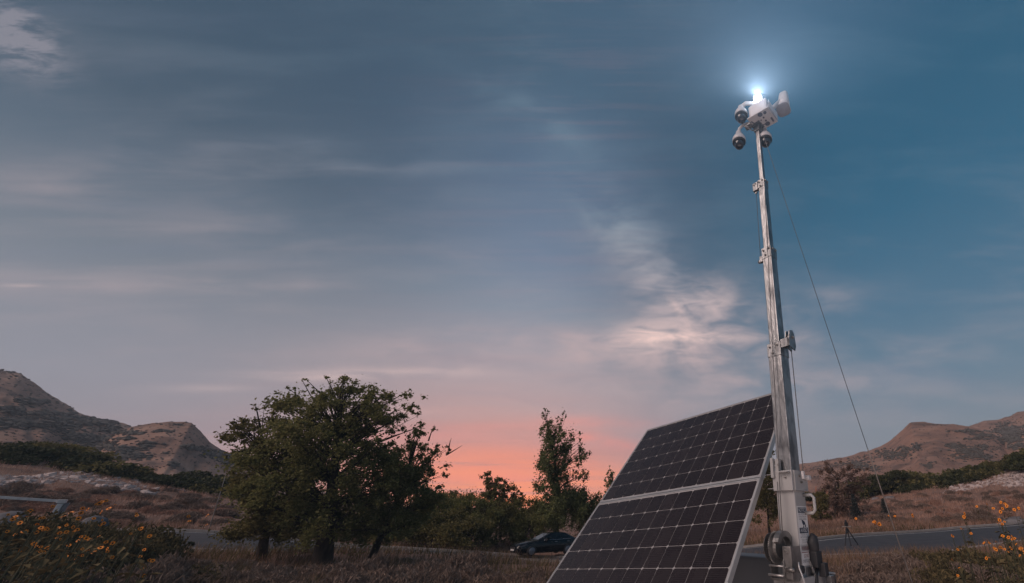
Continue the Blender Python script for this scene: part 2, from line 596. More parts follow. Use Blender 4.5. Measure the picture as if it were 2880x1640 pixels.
_NA, _NR, _L0, _L1 = 260, 220, math.log(4), math.log(108)
_q = np.stack([v.ravel() for v in np.meshgrid(np.linspace(-1.12, .72, _NA), np.linspace(_L0, _L1, _NR), indexing='ij')], 1)
_T = (_k(_q, cp) @ _w[:-1] + _w[-1]).reshape(_NA, _NR)

ROAD = np.array([(-90, 34), (-70, 28), (-52, 24), (-40, 22.8), (-31, 24), (-25.4, 26.4), (-18, 29.3), (-10, 31.2), (0, 29.2), (7.0, 27.0), (14, 29.6), (22, 31.6), (32, 32), (46, 30), (64, 26)], float)


def polyline(p, n):
    """smooth resample (Catmull-Rom)"""
    q = np.vstack([2 * p[0] - p[1], p, 2 * p[-1] - p[-2]])
    out = []
    for i in range(len(p) - 1):
        for t in np.linspace(0, 1, n, endpoint=False):
            a, b, c, d = q[i:i + 4]
            out.append(.5 * (2 * b + (c - a) * t + (2 * a - 5 * b + 4 * c - d) * t * t + (3 * b - a - 3 * c + d) * t ** 3))
    out.append(p[-1])
    return np.array(out)


RC = polyline(ROAD, 24)
HALF = 4.1


def road_dist(x, y):
    x, y = np.atleast_1d(x), np.atleast_1d(y)
    d = np.full(x.shape, 1e9)
    for i in range(0, len(RC), 2):
        d = np.minimum(d, (x - RC[i, 0]) ** 2 + (y - RC[i, 1]) ** 2)
    return np.sqrt(d)


def ground(x, y, fine=True):
    x, y = np.asarray(x, float), np.asarray(y, float)
    sh = x.shape
    x, y = x.ravel(), y.ravel()
    r = np.maximum(np.hypot(x, y), .3)
    a = np.arctan2(x, y)
    ac = np.clip(a, -1.12, .72)
    u = (ac + 1.12) / 1.84 * (_NA - 1)
    v = (np.log(np.clip(r, 4, 108)) - _L0) / (_L1 - _L0) * (_NR - 1)
    i, j = np.clip(u.astype(int), 0, _NA - 2), np.clip(v.astype(int), 0, _NR - 2)
    fu, fv = u - i, v - j
    z = (_T[i, j] * (1 - fu) + _T[i + 1, j] * fu) * (1 - fv) + (_T[i, j + 1] * (1 - fu) + _T[i + 1, j + 1] * fu) * fv
    z = z * (1 - smst(0.25, 1.2, np.abs(a - ac)))
    z = z * (1 - smst(112, 165, r)) - 5 * smst(112, 165, r)
    if fine:
        n = smst(10, 16, r) * (1 - smst(100, 160, r))
        rd = road_dist(x, y)
        n = n * smst(HALF, HALF + 2.5, rd)
        z = z + n * ((fbm(x * .35, y * .35, 3) - .47) * .7 + (fbm(x * 1.3, y * 1.3, 9) - .47) * .25)
        z = z - .12 * (1 - smst(HALF - .3, HALF + .2, rd))
    return z.reshape(sh)


def ridge(pts, rr):
    a, t = [], []
    for px, py in pts:
        d = ray(px, py)
        a.append(atan2(d.x, d.y))
        t.append(d.z / sqrt(d.x * d.x + d.y * d.y))
    return np.array(a), np.array(t), rr


HILLS = [  # ridge line (image points), ridge distance, foot distance, roughness
    (ridge([(-700, 1130), (-420, 1040), (-200, 1010), (0, 1040), (60, 1053), (130, 1100), (190, 1140), (240, 1168), (290, 1182), (350, 1190), (400, 1206), (460, 1240), (540, 1300), (620, 1390), (760, 1480)], 760), 150, 9.0, 1),
    (ridge([(60, 1420), (180, 1340), (270, 1262), (320, 1222), (370, 1201), (430, 1190), (475, 1187), (540, 1188), (562, 1208), (590, 1240), (640, 1272), (700, 1302), (800, 1345), (900, 1380), (1050, 1425)], 440), 150, 5.0, 2),
    (ridge([(2060, 1400), (2150, 1345), (2250, 1306), (2320, 1296), (2400, 1281), (2440, 1268), (2500, 1245), (2540, 1210), (2560, 1190), (2600, 1187), (2680, 1192), (2730, 1198), (2800, 1222), (2900, 1290), (3000, 1380)], 440), 150, 5.0, 3),
    (ridge([(2500, 1380), (2600, 1285), (2680, 1225), (2730, 1200), (2770, 1183), (2810, 1180), (2880, 1155), (2990, 1105), (3150, 1075), (3500, 1060), (4200, 1100)], 760), 150, 9.0, 4)]


def hill_z(k, a, r):
    (ra, rt, rr), r0, rough, seed = HILLS[k]
    tan = np.interp(a, ra, rt)
    zr = CAMZ + tan * rr
    t = (r - r0) / (rr - r0)
    up = np.clip(t, 0, 1)
    x, y = r * np.sin(a), r * np.cos(a)
    n = (fbm(x * .012, y * .012, seed) - .47) * 3.2 + (fbm(x * .05, y * .05, seed + 5) - .47) * .9
    prof = up ** 1.12
    z = -6 + (zr + 6) * prof + n * rough * 3.2 * up * (1 - up) ** .8 * np.clip((zr + 6) / 60, .1, 1.2)
    z = z + (fbm(x * .06, y * .06, seed + 8) - .47) * 3.0 * smst(.6, 1, t) + (fbm(x * .12, y * .12, seed + 21) - .47) * 2.6 * smst(.05, .3, t) * rough / 7
    gl = 1 - np.abs(2 * fbm(a * 26 + fbm(x * .01, y * .01, seed + 3) * 2.2, r * .004, seed + 12, 3) - .95)
    z = z - np.clip(gl - .55, 0, 1) * rough * .6 * np.clip(up * 2.2, 0, 1) * smst(1.0, .7, up)
    return np.where(t > 1, z - (r - rr) * .35, z)


def hit(px, py, rmin=6.0):
    """distance and point where the line of sight meets the land"""
    px, py = np.atleast_1d(np.asarray(px, float)), np.atleast_1d(np.asarray(py, float))
    rs = np.linspace(rmin, 900, 300) if rmin > 112 else np.concatenate([np.linspace(rmin, 112, 240), np.linspace(116, 900, 120)])
    out = np.full((len(px), 3), np.nan)
    X, Y = (px - CX) / F, (py - CY) / F
    D = np.stack([X, Y * PS + PC, -Y * PC + PS], 1)
    hh = np.hypot(D[:, 0], D[:, 1])
    A = np.arctan2(D[:, 0], D[:, 1])
    for i0 in range(0, len(px), 400):
        sl_ = slice(i0, i0 + 400)
        a = np.repeat(A[sl_, None], len(rs), 1)
        rr = np.repeat(rs[None], a.shape[0], 0)
        z = np.full(rr.shape, -5.0) if rmin > 112 else ground(rr * np.sin(a), rr * np.cos(a), False)
        for k in range(4):
            z = np.maximum(z, np.where(rr > 150, hill_z(k, a, rr), -99))
        los = CAMZ + (D[sl_, 2] / hh[sl_])[:, None] * rr
        under = los < z
        first = under.argmax(1)
        ok = under.any(1)
        ri = rs[first]
        out[sl_] = np.where(ok[:, None], np.stack([ri * np.sin(A[sl_]), ri * np.cos(A[sl_]), z[np.arange(len(first)), first]], 1), np.nan)
    return out


def grid_faces(nu, nv):
    i, j = np.meshgrid(np.arange(nu - 1), np.arange(nv - 1), indexing='ij')
    q = (i * nv + j).ravel()
    return np.stack([q, q + nv, q + nv + 1, q + 1], 1)


def build_ground():
    a = np.concatenate([np.linspace(-1.12, .72, 420), np.linspace(.74, 2 * pi - 1.12, 70)])
    r = np.concatenate([np.geomspace(.4, 12, 18), np.geomspace(12.5, 112, 260), np.geomspace(116, 1500, 20)])
    A, Rr = np.meshgrid(a, r, indexing='ij')
    x, y = Rr * np.sin(A), Rr * np.cos(A)
    z = ground(x, y)
    v = np.stack([x, y, z], -1).reshape(-1, 3)
    me = npmesh('ground', v, grid_faces(len(a), len(r))[:, ::-1], M['soil'], True)
    link('ground', me, kind='structure', label='dry brown earth of the lot and the bank')


build_ground()


def build_hill(k, label):
    (ra, rt, rr), r0, rough, seed = HILLS[k]
    a = np.linspace(ra[0], ra[-1], 300)
    r = np.concatenate([np.linspace(r0, rr, 90), np.linspace(rr + 6, rr * 1.5, 14)])
    A, Rr = np.meshgrid(a, r, indexing='ij')
    z = hill_z(k, A, Rr)
    v = np.stack([Rr * np.sin(A), Rr * np.cos(A), z], -1).reshape(-1, 3)
    link('hill', npmesh('hill', v, grid_faces(len(a), len(r))[:, ::-1], M['hill'], True), kind='structure', label=label)


build_hill(0, 'tall smooth brown hill rising beyond the rocky slope')
build_hill(1, 'flat topped brown hill left of the broad tree')
build_hill(2, 'flat topped brown hill behind the guy wire')
build_hill(3, 'brown hill shoulder rising behind the flat topped hill')


# road sheets draped on the ground
def strip(off0, off1, lift, i0=0, i1=None):
    c = RC[i0:i1]
    t = np.gradient(c, axis=0)
    t /= np.linalg.norm(t, axis=1)[:, None]
    nrm = np.stack([-t[:, 1], t[:, 0]], 1)
    m = 9
    offs = np.linspace(off0, off1, m)
    P = c[:, None] + nrm[:, None] * offs[None, :, None]
    z = ground(P[..., 0], P[..., 1], False) + lift
    return np.concatenate([P, z[..., None]], -1)


def road():
    s_ = strip(-HALF, HALF, 0.0)
    link('road', npmesh('road', s_.reshape(-1, 3), grid_faces(s_.shape[0], s_.shape[1])[:, ::-1], M['asphalt'], True), kind='structure', label='dark asphalt road curving below the bank')
    for o0, o1, nm in ((HALF - .75, HALF - .6, 'far'), (-HALF + .75, -HALF + .6, 'near')):
        p = strip(min(o0, o1), max(o0, o1), .006)
        link('road_marking', npmesh('road_marking', p.reshape(-1, 3), grid_faces(p.shape[0], p.shape[1])[:, ::-1], M['paint']), kind='structure', label='worn white edge line on the %s side of the road' % nm)
    for sg, nm in ((1, 'far'), (-1, 'near')):
        p = strip(sg * HALF, sg * (HALF + .3), .0)
        top = strip(sg * HALF, sg * (HALF + .3), .12)
        v, f = [], []
        for i in range(len(p)):
            v += [p[i, 0], top[i, 0], top[i, -1], p[i, -1] - [0, 0, .25]]
        for i in range(len(p) - 1):
            for j in range(3):
                f.append((i * 4 + j, i * 4 + j + 1, i * 4 + 5 + j, i * 4 + 4 + j))
        link('kerb', npmesh('kerb', np.array(v), np.array(f), M['kerb']), kind='structure', label='low concrete kerb along the %s edge of the road' % nm)


road()

# ------------------------------------------------------------------ vegetation
def orth(d):
    """two unit vectors across each direction (n,3)"""
    a = np.where(np.abs(d[:, 2:3]) < .9, np.array([[0, 0, 1.0]]), np.array([[1.0, 0, 0]]))
    u = np.cross(d, a)
    u /= np.linalg.norm(u, axis=1)[:, None]
    return u, np.cross(d, u)


def rdir(n):
    v = G.normal(size=(n, 3))
    return v / np.linalg.norm(v, axis=1)[:, None]


def leaf_cards(c, size, up=0.0, aspect=.62, fold=.25):
    """folded leaf-shaped quads (two triangles joined on the midrib) at centres c"""
    n = len(c)
    d = rdir(n)
    d[:, 2] = d[:, 2] * .8 - up
    d /= np.linalg.norm(d, axis=1)[:, None]
    u, w = orth(d)
    t = G.uniform(0, 2 * pi, n)[:, None]
    u, w = u * np.cos(t) + w * np.sin(t), w * np.cos(t) - u * np.sin(t)
    s = (np.asarray(size) * G.uniform(.65, 1.3, n))[:, None]
    tip, base = c + d * s * .5, c - d * s * .5
    m = c - d * s * .08
    l = m + u * s * aspect * .5 + w * s * fold * .5
    r = m - u * s * aspect * .5 + w * s * fold * .5
    v = np.stack([base, l, tip, r], 1).reshape(-1, 3)
    i = np.arange(n)[:, None] * 4
    f = np.concatenate([i + [[0, 1, 2]], i + [[0, 2, 3]]], 1).reshape(-1, 3)
    return v, f


def blades(p, h, w, lean):
    """bent grass blades rooted at p"""
    n = len(p)
    a = G.uniform(0, 2 * pi, n)
    side = np.stack([np.cos(a), np.sin(a), np.zeros(n)], 1)
    b = G.uniform(0, 2 * pi, n)
    ln = np.stack([np.cos(b), np.sin(b), np.zeros(n)], 1) * (lean * G.uniform(.2, 1.2, n) * h)[:, None]
    up = np.array([[0, 0, 1.0]]) * h[:, None]
    sw = side * w[:, None] * .5
    m = p + up * .55 + ln * .35
    v = np.stack([p - sw, p + sw, m + sw * .7, m - sw * .7, p + up + ln], 1).reshape(-1, 3)
    i = np.arange(n)[:, None] * 5
    f = np.concatenate([i + [[0, 1, 2]], i + [[0, 2, 3]], i + [[3, 2, 4]]], 1).reshape(-1, 3)
    return v, f


def in_frame_points(n, r0, r1, a0=-1.08, a1=.68, pw=1.0):
    a = G.uniform(a0, a1, n)
    r = r0 + (r1 - r0) * G.uniform(0, 1, n) ** pw
    return np.stack([r * np.sin(a), r * np.cos(a)], 1), r, a


def scatter_grass(name, mat, n, r0, r1, h, w, lean, dens, label, pw=1.2, hr=(.55, 1.3), sink=.03, a0=-1.08, a1=.68):
    p, r, a = in_frame_points(n, r0, r1, a0, a1, pw)
    keep = (road_dist(p[:, 0], p[:, 1]) > HALF + .45) & (G.uniform(0, 1, n) < dens(p, r, a))
    p, r = p[keep], r[keep]
    z = ground(p[:, 0], p[:, 1]) - sink
    hh = h * G.uniform(*hr, len(p)) * (.6 + .8 * fbm(p[:, 0] * .5, p[:, 1] * .5, 21))
    v, f = blades(np.concatenate([p, z[:, None]], 1), hh, np.full(len(p), w) * (.5 + r / 30), lean)
    link(name, npmesh(name, v, f, mat), kind='stuff', label=label)


def lawn(p, a):
    """1 inside the shaded strip under and before the trees"""
    return smst(-.86, -.78, a) * (1 - smst(-.12, 0, a))


scatter_grass('dry_grass', M['dry'], 150000, 14, 46, .5, .011, .6, lambda p, r, a: np.clip(fbm(p[:, 0] * .6, p[:, 1] * .6, 31) * 2.6 - .75, .05, 1) * (1 - .45 * lawn(p, a)) * (1 - .92 * smst(-.40, -.34, a) * (1 - smst(-.14, -.1, a)) * smst(20, 25, r)),
              'dry tan grass growing over the near ground', 1.1)
scatter_grass('bank_grass', M['rust'], 170000, 34, 112, .42, .014, .6, lambda p, r, a: (1 - lawn(p, a)) * np.clip(fbm(p[:, 0] * .25, p[:, 1] * .25, 41) * 2.5 - .5, .1, 1),
              'dry reddish grass over the bank beyond the road', 1.0)
scatter_grass('weeds', M['weed'], 70000, 14, 40, .45, .02, .6, lambda p, r, a: np.clip(fbm(p[:, 0] * .3, p[:, 1] * .3, 51) * 3.2 - 1.25, 0, 1) * (1 - .92 * smst(-.40, -.34, a) * (1 - smst(-.14, -.1, a)) * smst(20, 25, r)),
              'dark green weeds mixed into the near grass', 1.1)


def clump(name, n, mat, leaf, shape=(1, 1, .8), lumps=9, seed=1, up=0.0, aspect=.62):
    """a bush of unit radius: leaf clumps on lumpy lobes"""
    rg = np.random.default_rng(seed)
    lc = rg.normal(size=(lumps, 3))
    lc /= np.linalg.norm(lc, axis=1)[:, None]
    lc = lc * rg.uniform(.25, .75, lumps)[:, None]
    lc[:, 2] = np.abs(lc[:, 2]) * .8
    lr = rg.uniform(.28, .52, lumps)
    k = rg.integers(0, lumps, n)
    d = rg.normal(size=(n, 3))
    d /= np.linalg.norm(d, axis=1)[:, None]
    c = lc[k] + d * (lr[k] * rg.uniform(.35, 1.05, n) ** .5)[:, None]
    c = c * np.array(shape)
    c[:, 2] = np.maximum(c[:, 2], .02)
    v, f = leaf_cards(c, leaf, -up, aspect)
    return npmesh(name, v, f, mat)


SAGE = [clump('sage_foliage', 3200, M['sage'], .20, (1, 1, .8), 12, 3 + i, .9, .16) for i in range(3)]
GREEN = [clump('scrub_foliage', 1700, M['scrub'], .15, (1, 1, .85), 10, 13 + i) for i in range(4)]
GREEN2 = [clump('scrub_foliage', 1700, M['leafwarm'], .15, (1, 1, .95), 9, 83 + i) for i in range(2)]
RUSTY = [clump('rust_foliage', 3000, M['rust'], .19, (1, 1, .75), 11, 63 + i, .9, .16) for i in range(2)]
WEEDY = [clump('weed_foliage', 3200, M['weed'], .12, (1, 1, .95), 14, 33 + i, .25, .42) for i in range(3)]


def bush(name, mesh, x, y, z, s, sz, label, cat, group):
    o = link(name, mesh, label=label, cat=cat, group=group)
    o.location = (x, y, z)
    o.scale = (s, s, sz)
    o.rotation_euler = (0, 0, R.uniform(0, 6.28))
    return o


# green oak scrub along the crest of both banks
def nth(i):
    w = ('first second third fourth fifth sixth seventh eighth ninth tenth eleventh twelfth thirteenth fourteenth fifteenth sixteenth seventeenth eighteenth nineteenth').split()
    tens = {20: 'twentieth', 30: 'thirtieth', 40: 'fortieth', 50: 'fiftieth'}
    if i < 19:
        return w[i]
    k = i + 1
    if k in tens:
        return tens[k]
    return {2: 'twenty', 3: 'thirty', 4: 'forty', 5: 'fifty'}[k // 10] + '-' + w[k % 10 - 1]


def crest(pts, n, r0, size, group, label):
    xs = np.interp(np.linspace(0, 1, n), np.linspace(0, 1, len(pts)), [p[0] for p in pts])
    ys = np.interp(np.linspace(0, 1, n), np.linspace(0, 1, len(pts)), [p[1] for p in pts])
    for i in range(n):
        px, py = xs[i] + R.uniform(-9, 9), ys[i]
        d = ray(px, py)
        h = sqrt(d.x ** 2 + d.y ** 2)
        r = r0 + R.uniform(-5, 7)
        s = size * R.choice((.5, .65, .8, .9, 1.0, 1.15, 1.4))
        x, y = d.x / h * r, d.y / h * r
        ztop = CAMZ + d.z / h * r
        bush('scrub_oak', GREEN[R.randrange(4)] if R.random() < .68 else GREEN2[i % 2], x, y, ztop - s * .95, s * 1.15, s * 1.05, '%s, %s from the left' % (label, nth(i)), 'shrub', group)


crest([(-30, 1226), (50, 1240), (110, 1236), (170, 1236), (240, 1250), (300, 1276), (360, 1298), (420, 1318), (460, 1345)], 34, 104, 3.1, 'oak scrub along the left bank', 'dark green scrub oak in the row topping the left bank')
crest([(60, 1262), (170, 1262), (250, 1286), (320, 1312), (380, 1338), (440, 1368)], 22, 101, 2.4, 'oak scrub along the left bank', 'low green scrub oak in the front row topping the left bank')
crest([(455, 1330), (480, 1322), (520, 1318), (560, 1314), (600, 1322), (640, 1335)], 12, 104, 4.2, 'rounded oaks beside the left bank', 'tall rounded oak between left bank and broad trees')
crest([(450, 1360), (500, 1352), (560, 1350), (620, 1356), (690, 1370), (760, 1385)], 14, 100, 3.6, 'rounded oaks beside the left bank', 'lower dark oak in the clump between left bank and broad trees')
crest([(2630, 1344), (2680, 1320), (2734, 1301), (2808, 1289), (2880, 1260), (2940, 1240)], 34, 103, 3.3, 'oak scrub along the right bank', 'dark green scrub oak in the row topping the right bank')
crest([(2640, 1360), (2690, 1340), (2740, 1322), (2810, 1306), (2880, 1280)], 24, 99, 2.5, 'oak scrub along the right bank', 'low green scrub oak in the front row topping the right bank')
crest([(2400, 1345), (2440, 1330), (2490, 1322), (2530, 1314), (2580, 1318), (2630, 1335)], 13, 104, 4.2, 'rounded oaks beside the right bank', 'tall rounded oak behind the guy wire')
crest([(2380, 1372), (2440, 1356), (2500, 1350), (2560, 1350), (2620, 1358)], 12, 100, 3.6, 'rounded oaks beside the right bank', 'lower dark oak in the clump behind the guy wire')
crest([(2262, 1378), (2290, 1374), (2330, 1380), (2360, 1384)], 6, 100, 3.2, 'oaks behind the mast', 'dark green shrub low behind the white mast')

# sagebrush and weeds, one object each
sage_pts = []
for (xa, ya, xb, yb, n) in ((0, 1372, 460, 1400, 15), (180, 1385, 700, 1430, 18), (300, 1405, 640, 1470, 12), (2560, 1385, 2880, 1392, 12), (2430, 1390, 2700, 1430, 14),
                            (2300, 1420, 2700, 1470, 26), (2700, 1405, 2880, 1440, 14), (0, 1385, 250, 1440, 22), (250, 1400, 640, 1480, 30), (2420, 1400, 2880, 1470, 40)):
    for _ in range(n):
        t = R.random()
        sage_pts.append((xa + (xb - xa) * t, R.uniform(ya, yb)))
hp = hit([p[0] for p in sage_pts], [p[1] for p in sage_pts])
def where_on(q):
    b_ = q[0] / q[1]
    h = 'high up' if math.hypot(q[0], q[1]) > 72 else 'half way up' if math.hypot(q[0], q[1]) > 56 else 'low down'
    w = ('above the barrier' if b_ < -1.42 else 'above the purplish boulder' if b_ < -1.22 else 'above the left road end' if b_ < -1.05 else 'beside the mirrored strap' if b_ < 0 else
         'by the rust tree' if b_ < .42 else 'by the smaller spruce' if b_ < .52 else 'below the rounded oaks' if b_ < .62 else 'below the scree edge' if b_ < .72 else 'at the far right')
    return h + ' ' + w


for i, q in enumerate(hp):
    if q[0] == q[0] and road_dist(q[0], q[1])[0] > HALF + 1:
        s = R.uniform(.6, 1.35)
        side = 'left' if q[0] < 0 else 'right'
        if i % 3:
            bush('sagebrush', SAGE[i % 3], q[0], q[1], q[2] - .1, s, s * R.uniform(.7, .95), 'grey brown sagebrush on the %s bank, %s' % (side, where_on(q)), 'shrub', 'sagebrush on the %s bank' % side)
        else:
            bush('rust_bush', RUSTY[i % 2], q[0], q[1], q[2] - .1, s, s * R.uniform(.6, .9), 'dry reddish bush on the %s bank, %s' % (side, where_on(q)), 'bush', 'reddish bushes on the %s bank' % side)
near = []
for (xa, xb, r0, r1, n, kind, hh) in ((-60, 430, 18, 27, 60, 'w', 1.72), (-60, 500, 15, 21, 22, 's', 1.15), (420, 620, 17, 22, 10, 'w', .75), (500, 1000, 16, 21, 22, 's', .75), (980, 1370, 15.5, 21, 38, 's', 1.15), (1370, 1560, 15.2, 18.5, 12, 's', .8),
                                      (1000, 1500, 20, 24, 9, 'w', .5), (2330, 2640, 12.5, 17, 24, 's', .8), (2600, 2930, 13, 20, 24, 'w', 1.2), (2420, 2930, 14, 21, 34, 's', .95), (2520, 2700, 19, 22, 6, 'w', .95)):
    for _ in range(n):
        d = ray(R.uniform(xa, xb), 1560)
        h = sqrt(d.x ** 2 + d.y ** 2)
        r = R.uniform(r0, r1)
        x, y = d.x / h * r, d.y / h * r
        if road_dist(x, y)[0] < HALF + .9:
            continue
        near.append((x, y, kind, hh, xa))
zz = ground([q[0] for q in near], [q[1] for q in near])
for i, (x, y, kind, hh, xa) in enumerate(near):
    s = R.uniform(.6, 1.05)
    where = 'left' if xa < 520 else ('middle' if xa < 1600 else 'right')
    bear = x / y
    mark = ('under the barrier' if bear < -1.28 else 'before the purplish boulder' if bear < -1.12 else 'before the left road end' if bear < -.98 else 'before the slim tree' if bear < -.8 else 'before the thick trunk' if bear < -.66 else
            'before the hedge trees' if bear < -.45 else 'before the car' if bear < -.30 else 'beside the solar panel' if bear < 0 else 'right of the mast foot' if bear < .42 else 'under the guy wire' if bear < .55 else 'at the right picture edge')
    dist_ = 'nearer' if math.hypot(x, y) < 18 else 'farther'
    if kind == 'w':
        bush('weed_clump', WEEDY[i % 3], x, y, zz[i] - .08, s, hh * R.uniform(.7, 1.1), '%s dark green leafy weed clump %s' % (dist_, mark), 'weeds', 'weed clumps in the %s foreground' % where)
    else:
        bush('dry_bush', SAGE[i % 3], x, y, zz[i] - .08, s, hh * R.uniform(.7, 1.1), '%s dry brown twiggy bush %s' % (dist_, mark), 'bush', 'dry bushes in the %s foreground' % where)


# far scrub on the hills: patches where the photograph has them
def patches(lst, count, xr, label):
    P_ = []
    for (px, py, rx, ry) in lst:
        n = max(6, int(count * rx * ry * .55))
        for _ in range(n):
            P_.append((px + R.gauss(0, rx * .52), py + R.gauss(0, ry * .55)))
    for _ in range(1700):
        P_.append((R.uniform(*xr), R.uniform(1050, 1330)))
    hp_ = hit([p[0] for p in P_], [p[1] for p in P_], 113)
    hp_ = hp_[~np.isnan(hp_[:, 0])]
    ico_v, ico_f = [], []
    import bmesh
    bm = bmesh.new()
    bmesh.ops.create_icosphere(bm, subdivisions=1, radius=1)
    iv = np.array([v.co[:] for v in bm.verts])
    fi = np.array([[v.index for v in f.verts] for f in bm.faces])
    bm.free()
    V, FF = [], []
    for i, q in enumerate(hp_):
        dist = math.hypot(q[0], q[1])
        s = dist * R.uniform(.0010, .0032) * (1 if i < len(hp_) - 1300 else .42)
        w = iv * (1 + G.uniform(-.3, .3, (len(iv), 1)))
        V.append(w * np.array([s * 1.25, s * 1.25, s * .75]) + q + [0, 0, s * .25])
        FF.append(fi + i * len(iv))
    link('hill_scrub', npmesh('hill_scrub', np.concatenate(V), np.concatenate(FF), M['farscrub']), kind='stuff', label=label)


patches([(26, 1154, 40, 8), (88, 1132, 40, 6), (31, 1193, 60, 11), (80, 1195, 70, 10), (145, 1193, 30, 9), (193, 1202, 30, 8), (264, 1189, 70, 9), (308, 1211, 40, 8), (255, 1237, 60, 11), (286, 1259, 60, 10),
         (365, 1220, 40, 4), (347, 1235, 25, 4), (413, 1255, 25, 8), (365, 1268, 45, 6), (360, 1286, 65, 8), (527, 1259, 18, 6), (558, 1266, 30, 6), (607, 1281, 40, 11), (488, 1310, 14, 7), (211, 1228, 30, 8), (640, 1300, 30, 8),
         (120, 1165, 70, 5), (200, 1180, 60, 6), (460, 1215, 30, 4), (500, 1195, 25, 3), (20, 1046, 22, 5), (170, 1215, 60, 8), (90, 1175, 60, 5)],
        0.55, (-20, 680), 'dark scrub growing in patches over the left hills')
patches([(2511, 1282, 45, 11), (2548, 1267, 30, 8), (2578, 1258, 14, 7), (2411, 1308, 35, 11), (2448, 1319, 30, 8), (2619, 1311, 16, 7), (2689, 1256, 25, 7), (2726, 1271, 45, 9), (2734, 1289, 60, 8), (2719, 1215, 45, 4),
         (2763, 1226, 30, 5), (2752, 1235, 30, 4), (2760, 1258, 20, 5), (2838, 1215, 50, 14), (2838, 1237, 40, 12), (2864, 1259, 30, 10), (2800, 1263, 25, 8), (2300, 1320, 40, 8), (2280, 1345, 30, 8), (2350, 1310, 35, 7), (2420, 1288, 25, 5),
         (2830, 1190, 45, 5), (2640, 1196, 40, 2)],
        0.8, (2230, 2890), 'dark scrub growing in patches over the right hills')


# scree: the largest rocks one by one, the rest as one heap
def rock_mesh(seed):
    import bmesh
    rg = random.Random(seed)
    bm = bmesh.new()
    bmesh.ops.create_icosphere(bm, subdivisions=1, radius=1)
    for v in bm.verts:
        v.co *= rg.uniform(.65, 1.2)
        v.co.x *= 1.2
        v.co.z *= .75
    me = bpy.data.meshes.new('rock')
    bm.to_mesh(me)
    bm.free()
    me.materials.append(M['rock'])
    return me


ROCKS = [rock_mesh(i) for i in range(6)]


def scree(poly, nbig, nsmall, side):
    xs, ys = [p[0] for p in poly], [p[1] for p in poly]

    def inside(x, y):
        c = False
        j = len(poly) - 1
        for i in range(len(poly)):
            if (poly[i][1] > y) != (poly[j][1] > y) and x < (poly[j][0] - poly[i][0]) * (y - poly[i][1]) / (poly[j][1] - poly[i][1]) + poly[i][0]:
                c = not c
            j = i
        return c
    P_ = []
    while len(P_) < nbig + nsmall:
        x, y = R.uniform(min(xs), max(xs)), R.uniform(min(ys), max(ys))
        if inside(x, y):
            P_.append((x, y))
    hp_ = hit([p[0] for p in P_], [p[1] for p in P_])
    hp_[:, 2] = np.where(np.isnan(hp_[:, 2]), 0, hp_[:, 2])
    V, FF, b = [], [], 0
    for i, q in enumerate(hp_):
        if q[0] != q[0]:
            continue
        s = R.uniform(.22, .48) if i < nbig else R.uniform(.09, .3)
        if i < nbig:
            o = link('rock', ROCKS[i % 6], label='pinkish grey loose rock in the scree of the %s bank' % side, cat='rock', group='rocks in the scree of the %s bank' % side)
            o.location = (q[0], q[1], q[2] + s * .15)
            o.scale = (s, s * R.uniform(.7, 1.2), s * R.uniform(.7, 1.1))
            o.rotation_euler = (R.uniform(-.5, .5), R.uniform(-.5, .5), R.uniform(0, 6.28))
        else:
            me = ROCKS[i % 6]
            v = np.array([w.co[:] for w in me.vertices])
            t = R.uniform(0, 6.28)
            rot = np.array([[cos(t), -sin(t), 0], [sin(t), cos(t), 0], [0, 0, 1]])
            V.append(v @ rot.T * s + q + [0, 0, s * .1])
            FF.append(np.array([p.vertices[:] for p in me.polygons]) + b)
            b += len(v)
    link('scree', npmesh('scree', np.concatenate(V), np.concatenate(FF), M['rock']), kind='stuff', label='small broken stones covering the %s bank' % side)


scree([(-30, 1340), (90, 1342), (165, 1330), (240, 1326), (310, 1325), (360, 1345), (410, 1370), (450, 1392), (400, 1392), (330, 1385), (250, 1372), (160, 1362), (60, 1372), (-30, 1376)], 130, 1500, 'left')
scree([(2652, 1388), (2690, 1362), (2740, 1345), (2790, 1328), (2850, 1322), (2920, 1318), (2920, 1368), (2840, 1372), (2790, 1366), (2740, 1376), (2690, 1392)], 110, 1200, 'right')

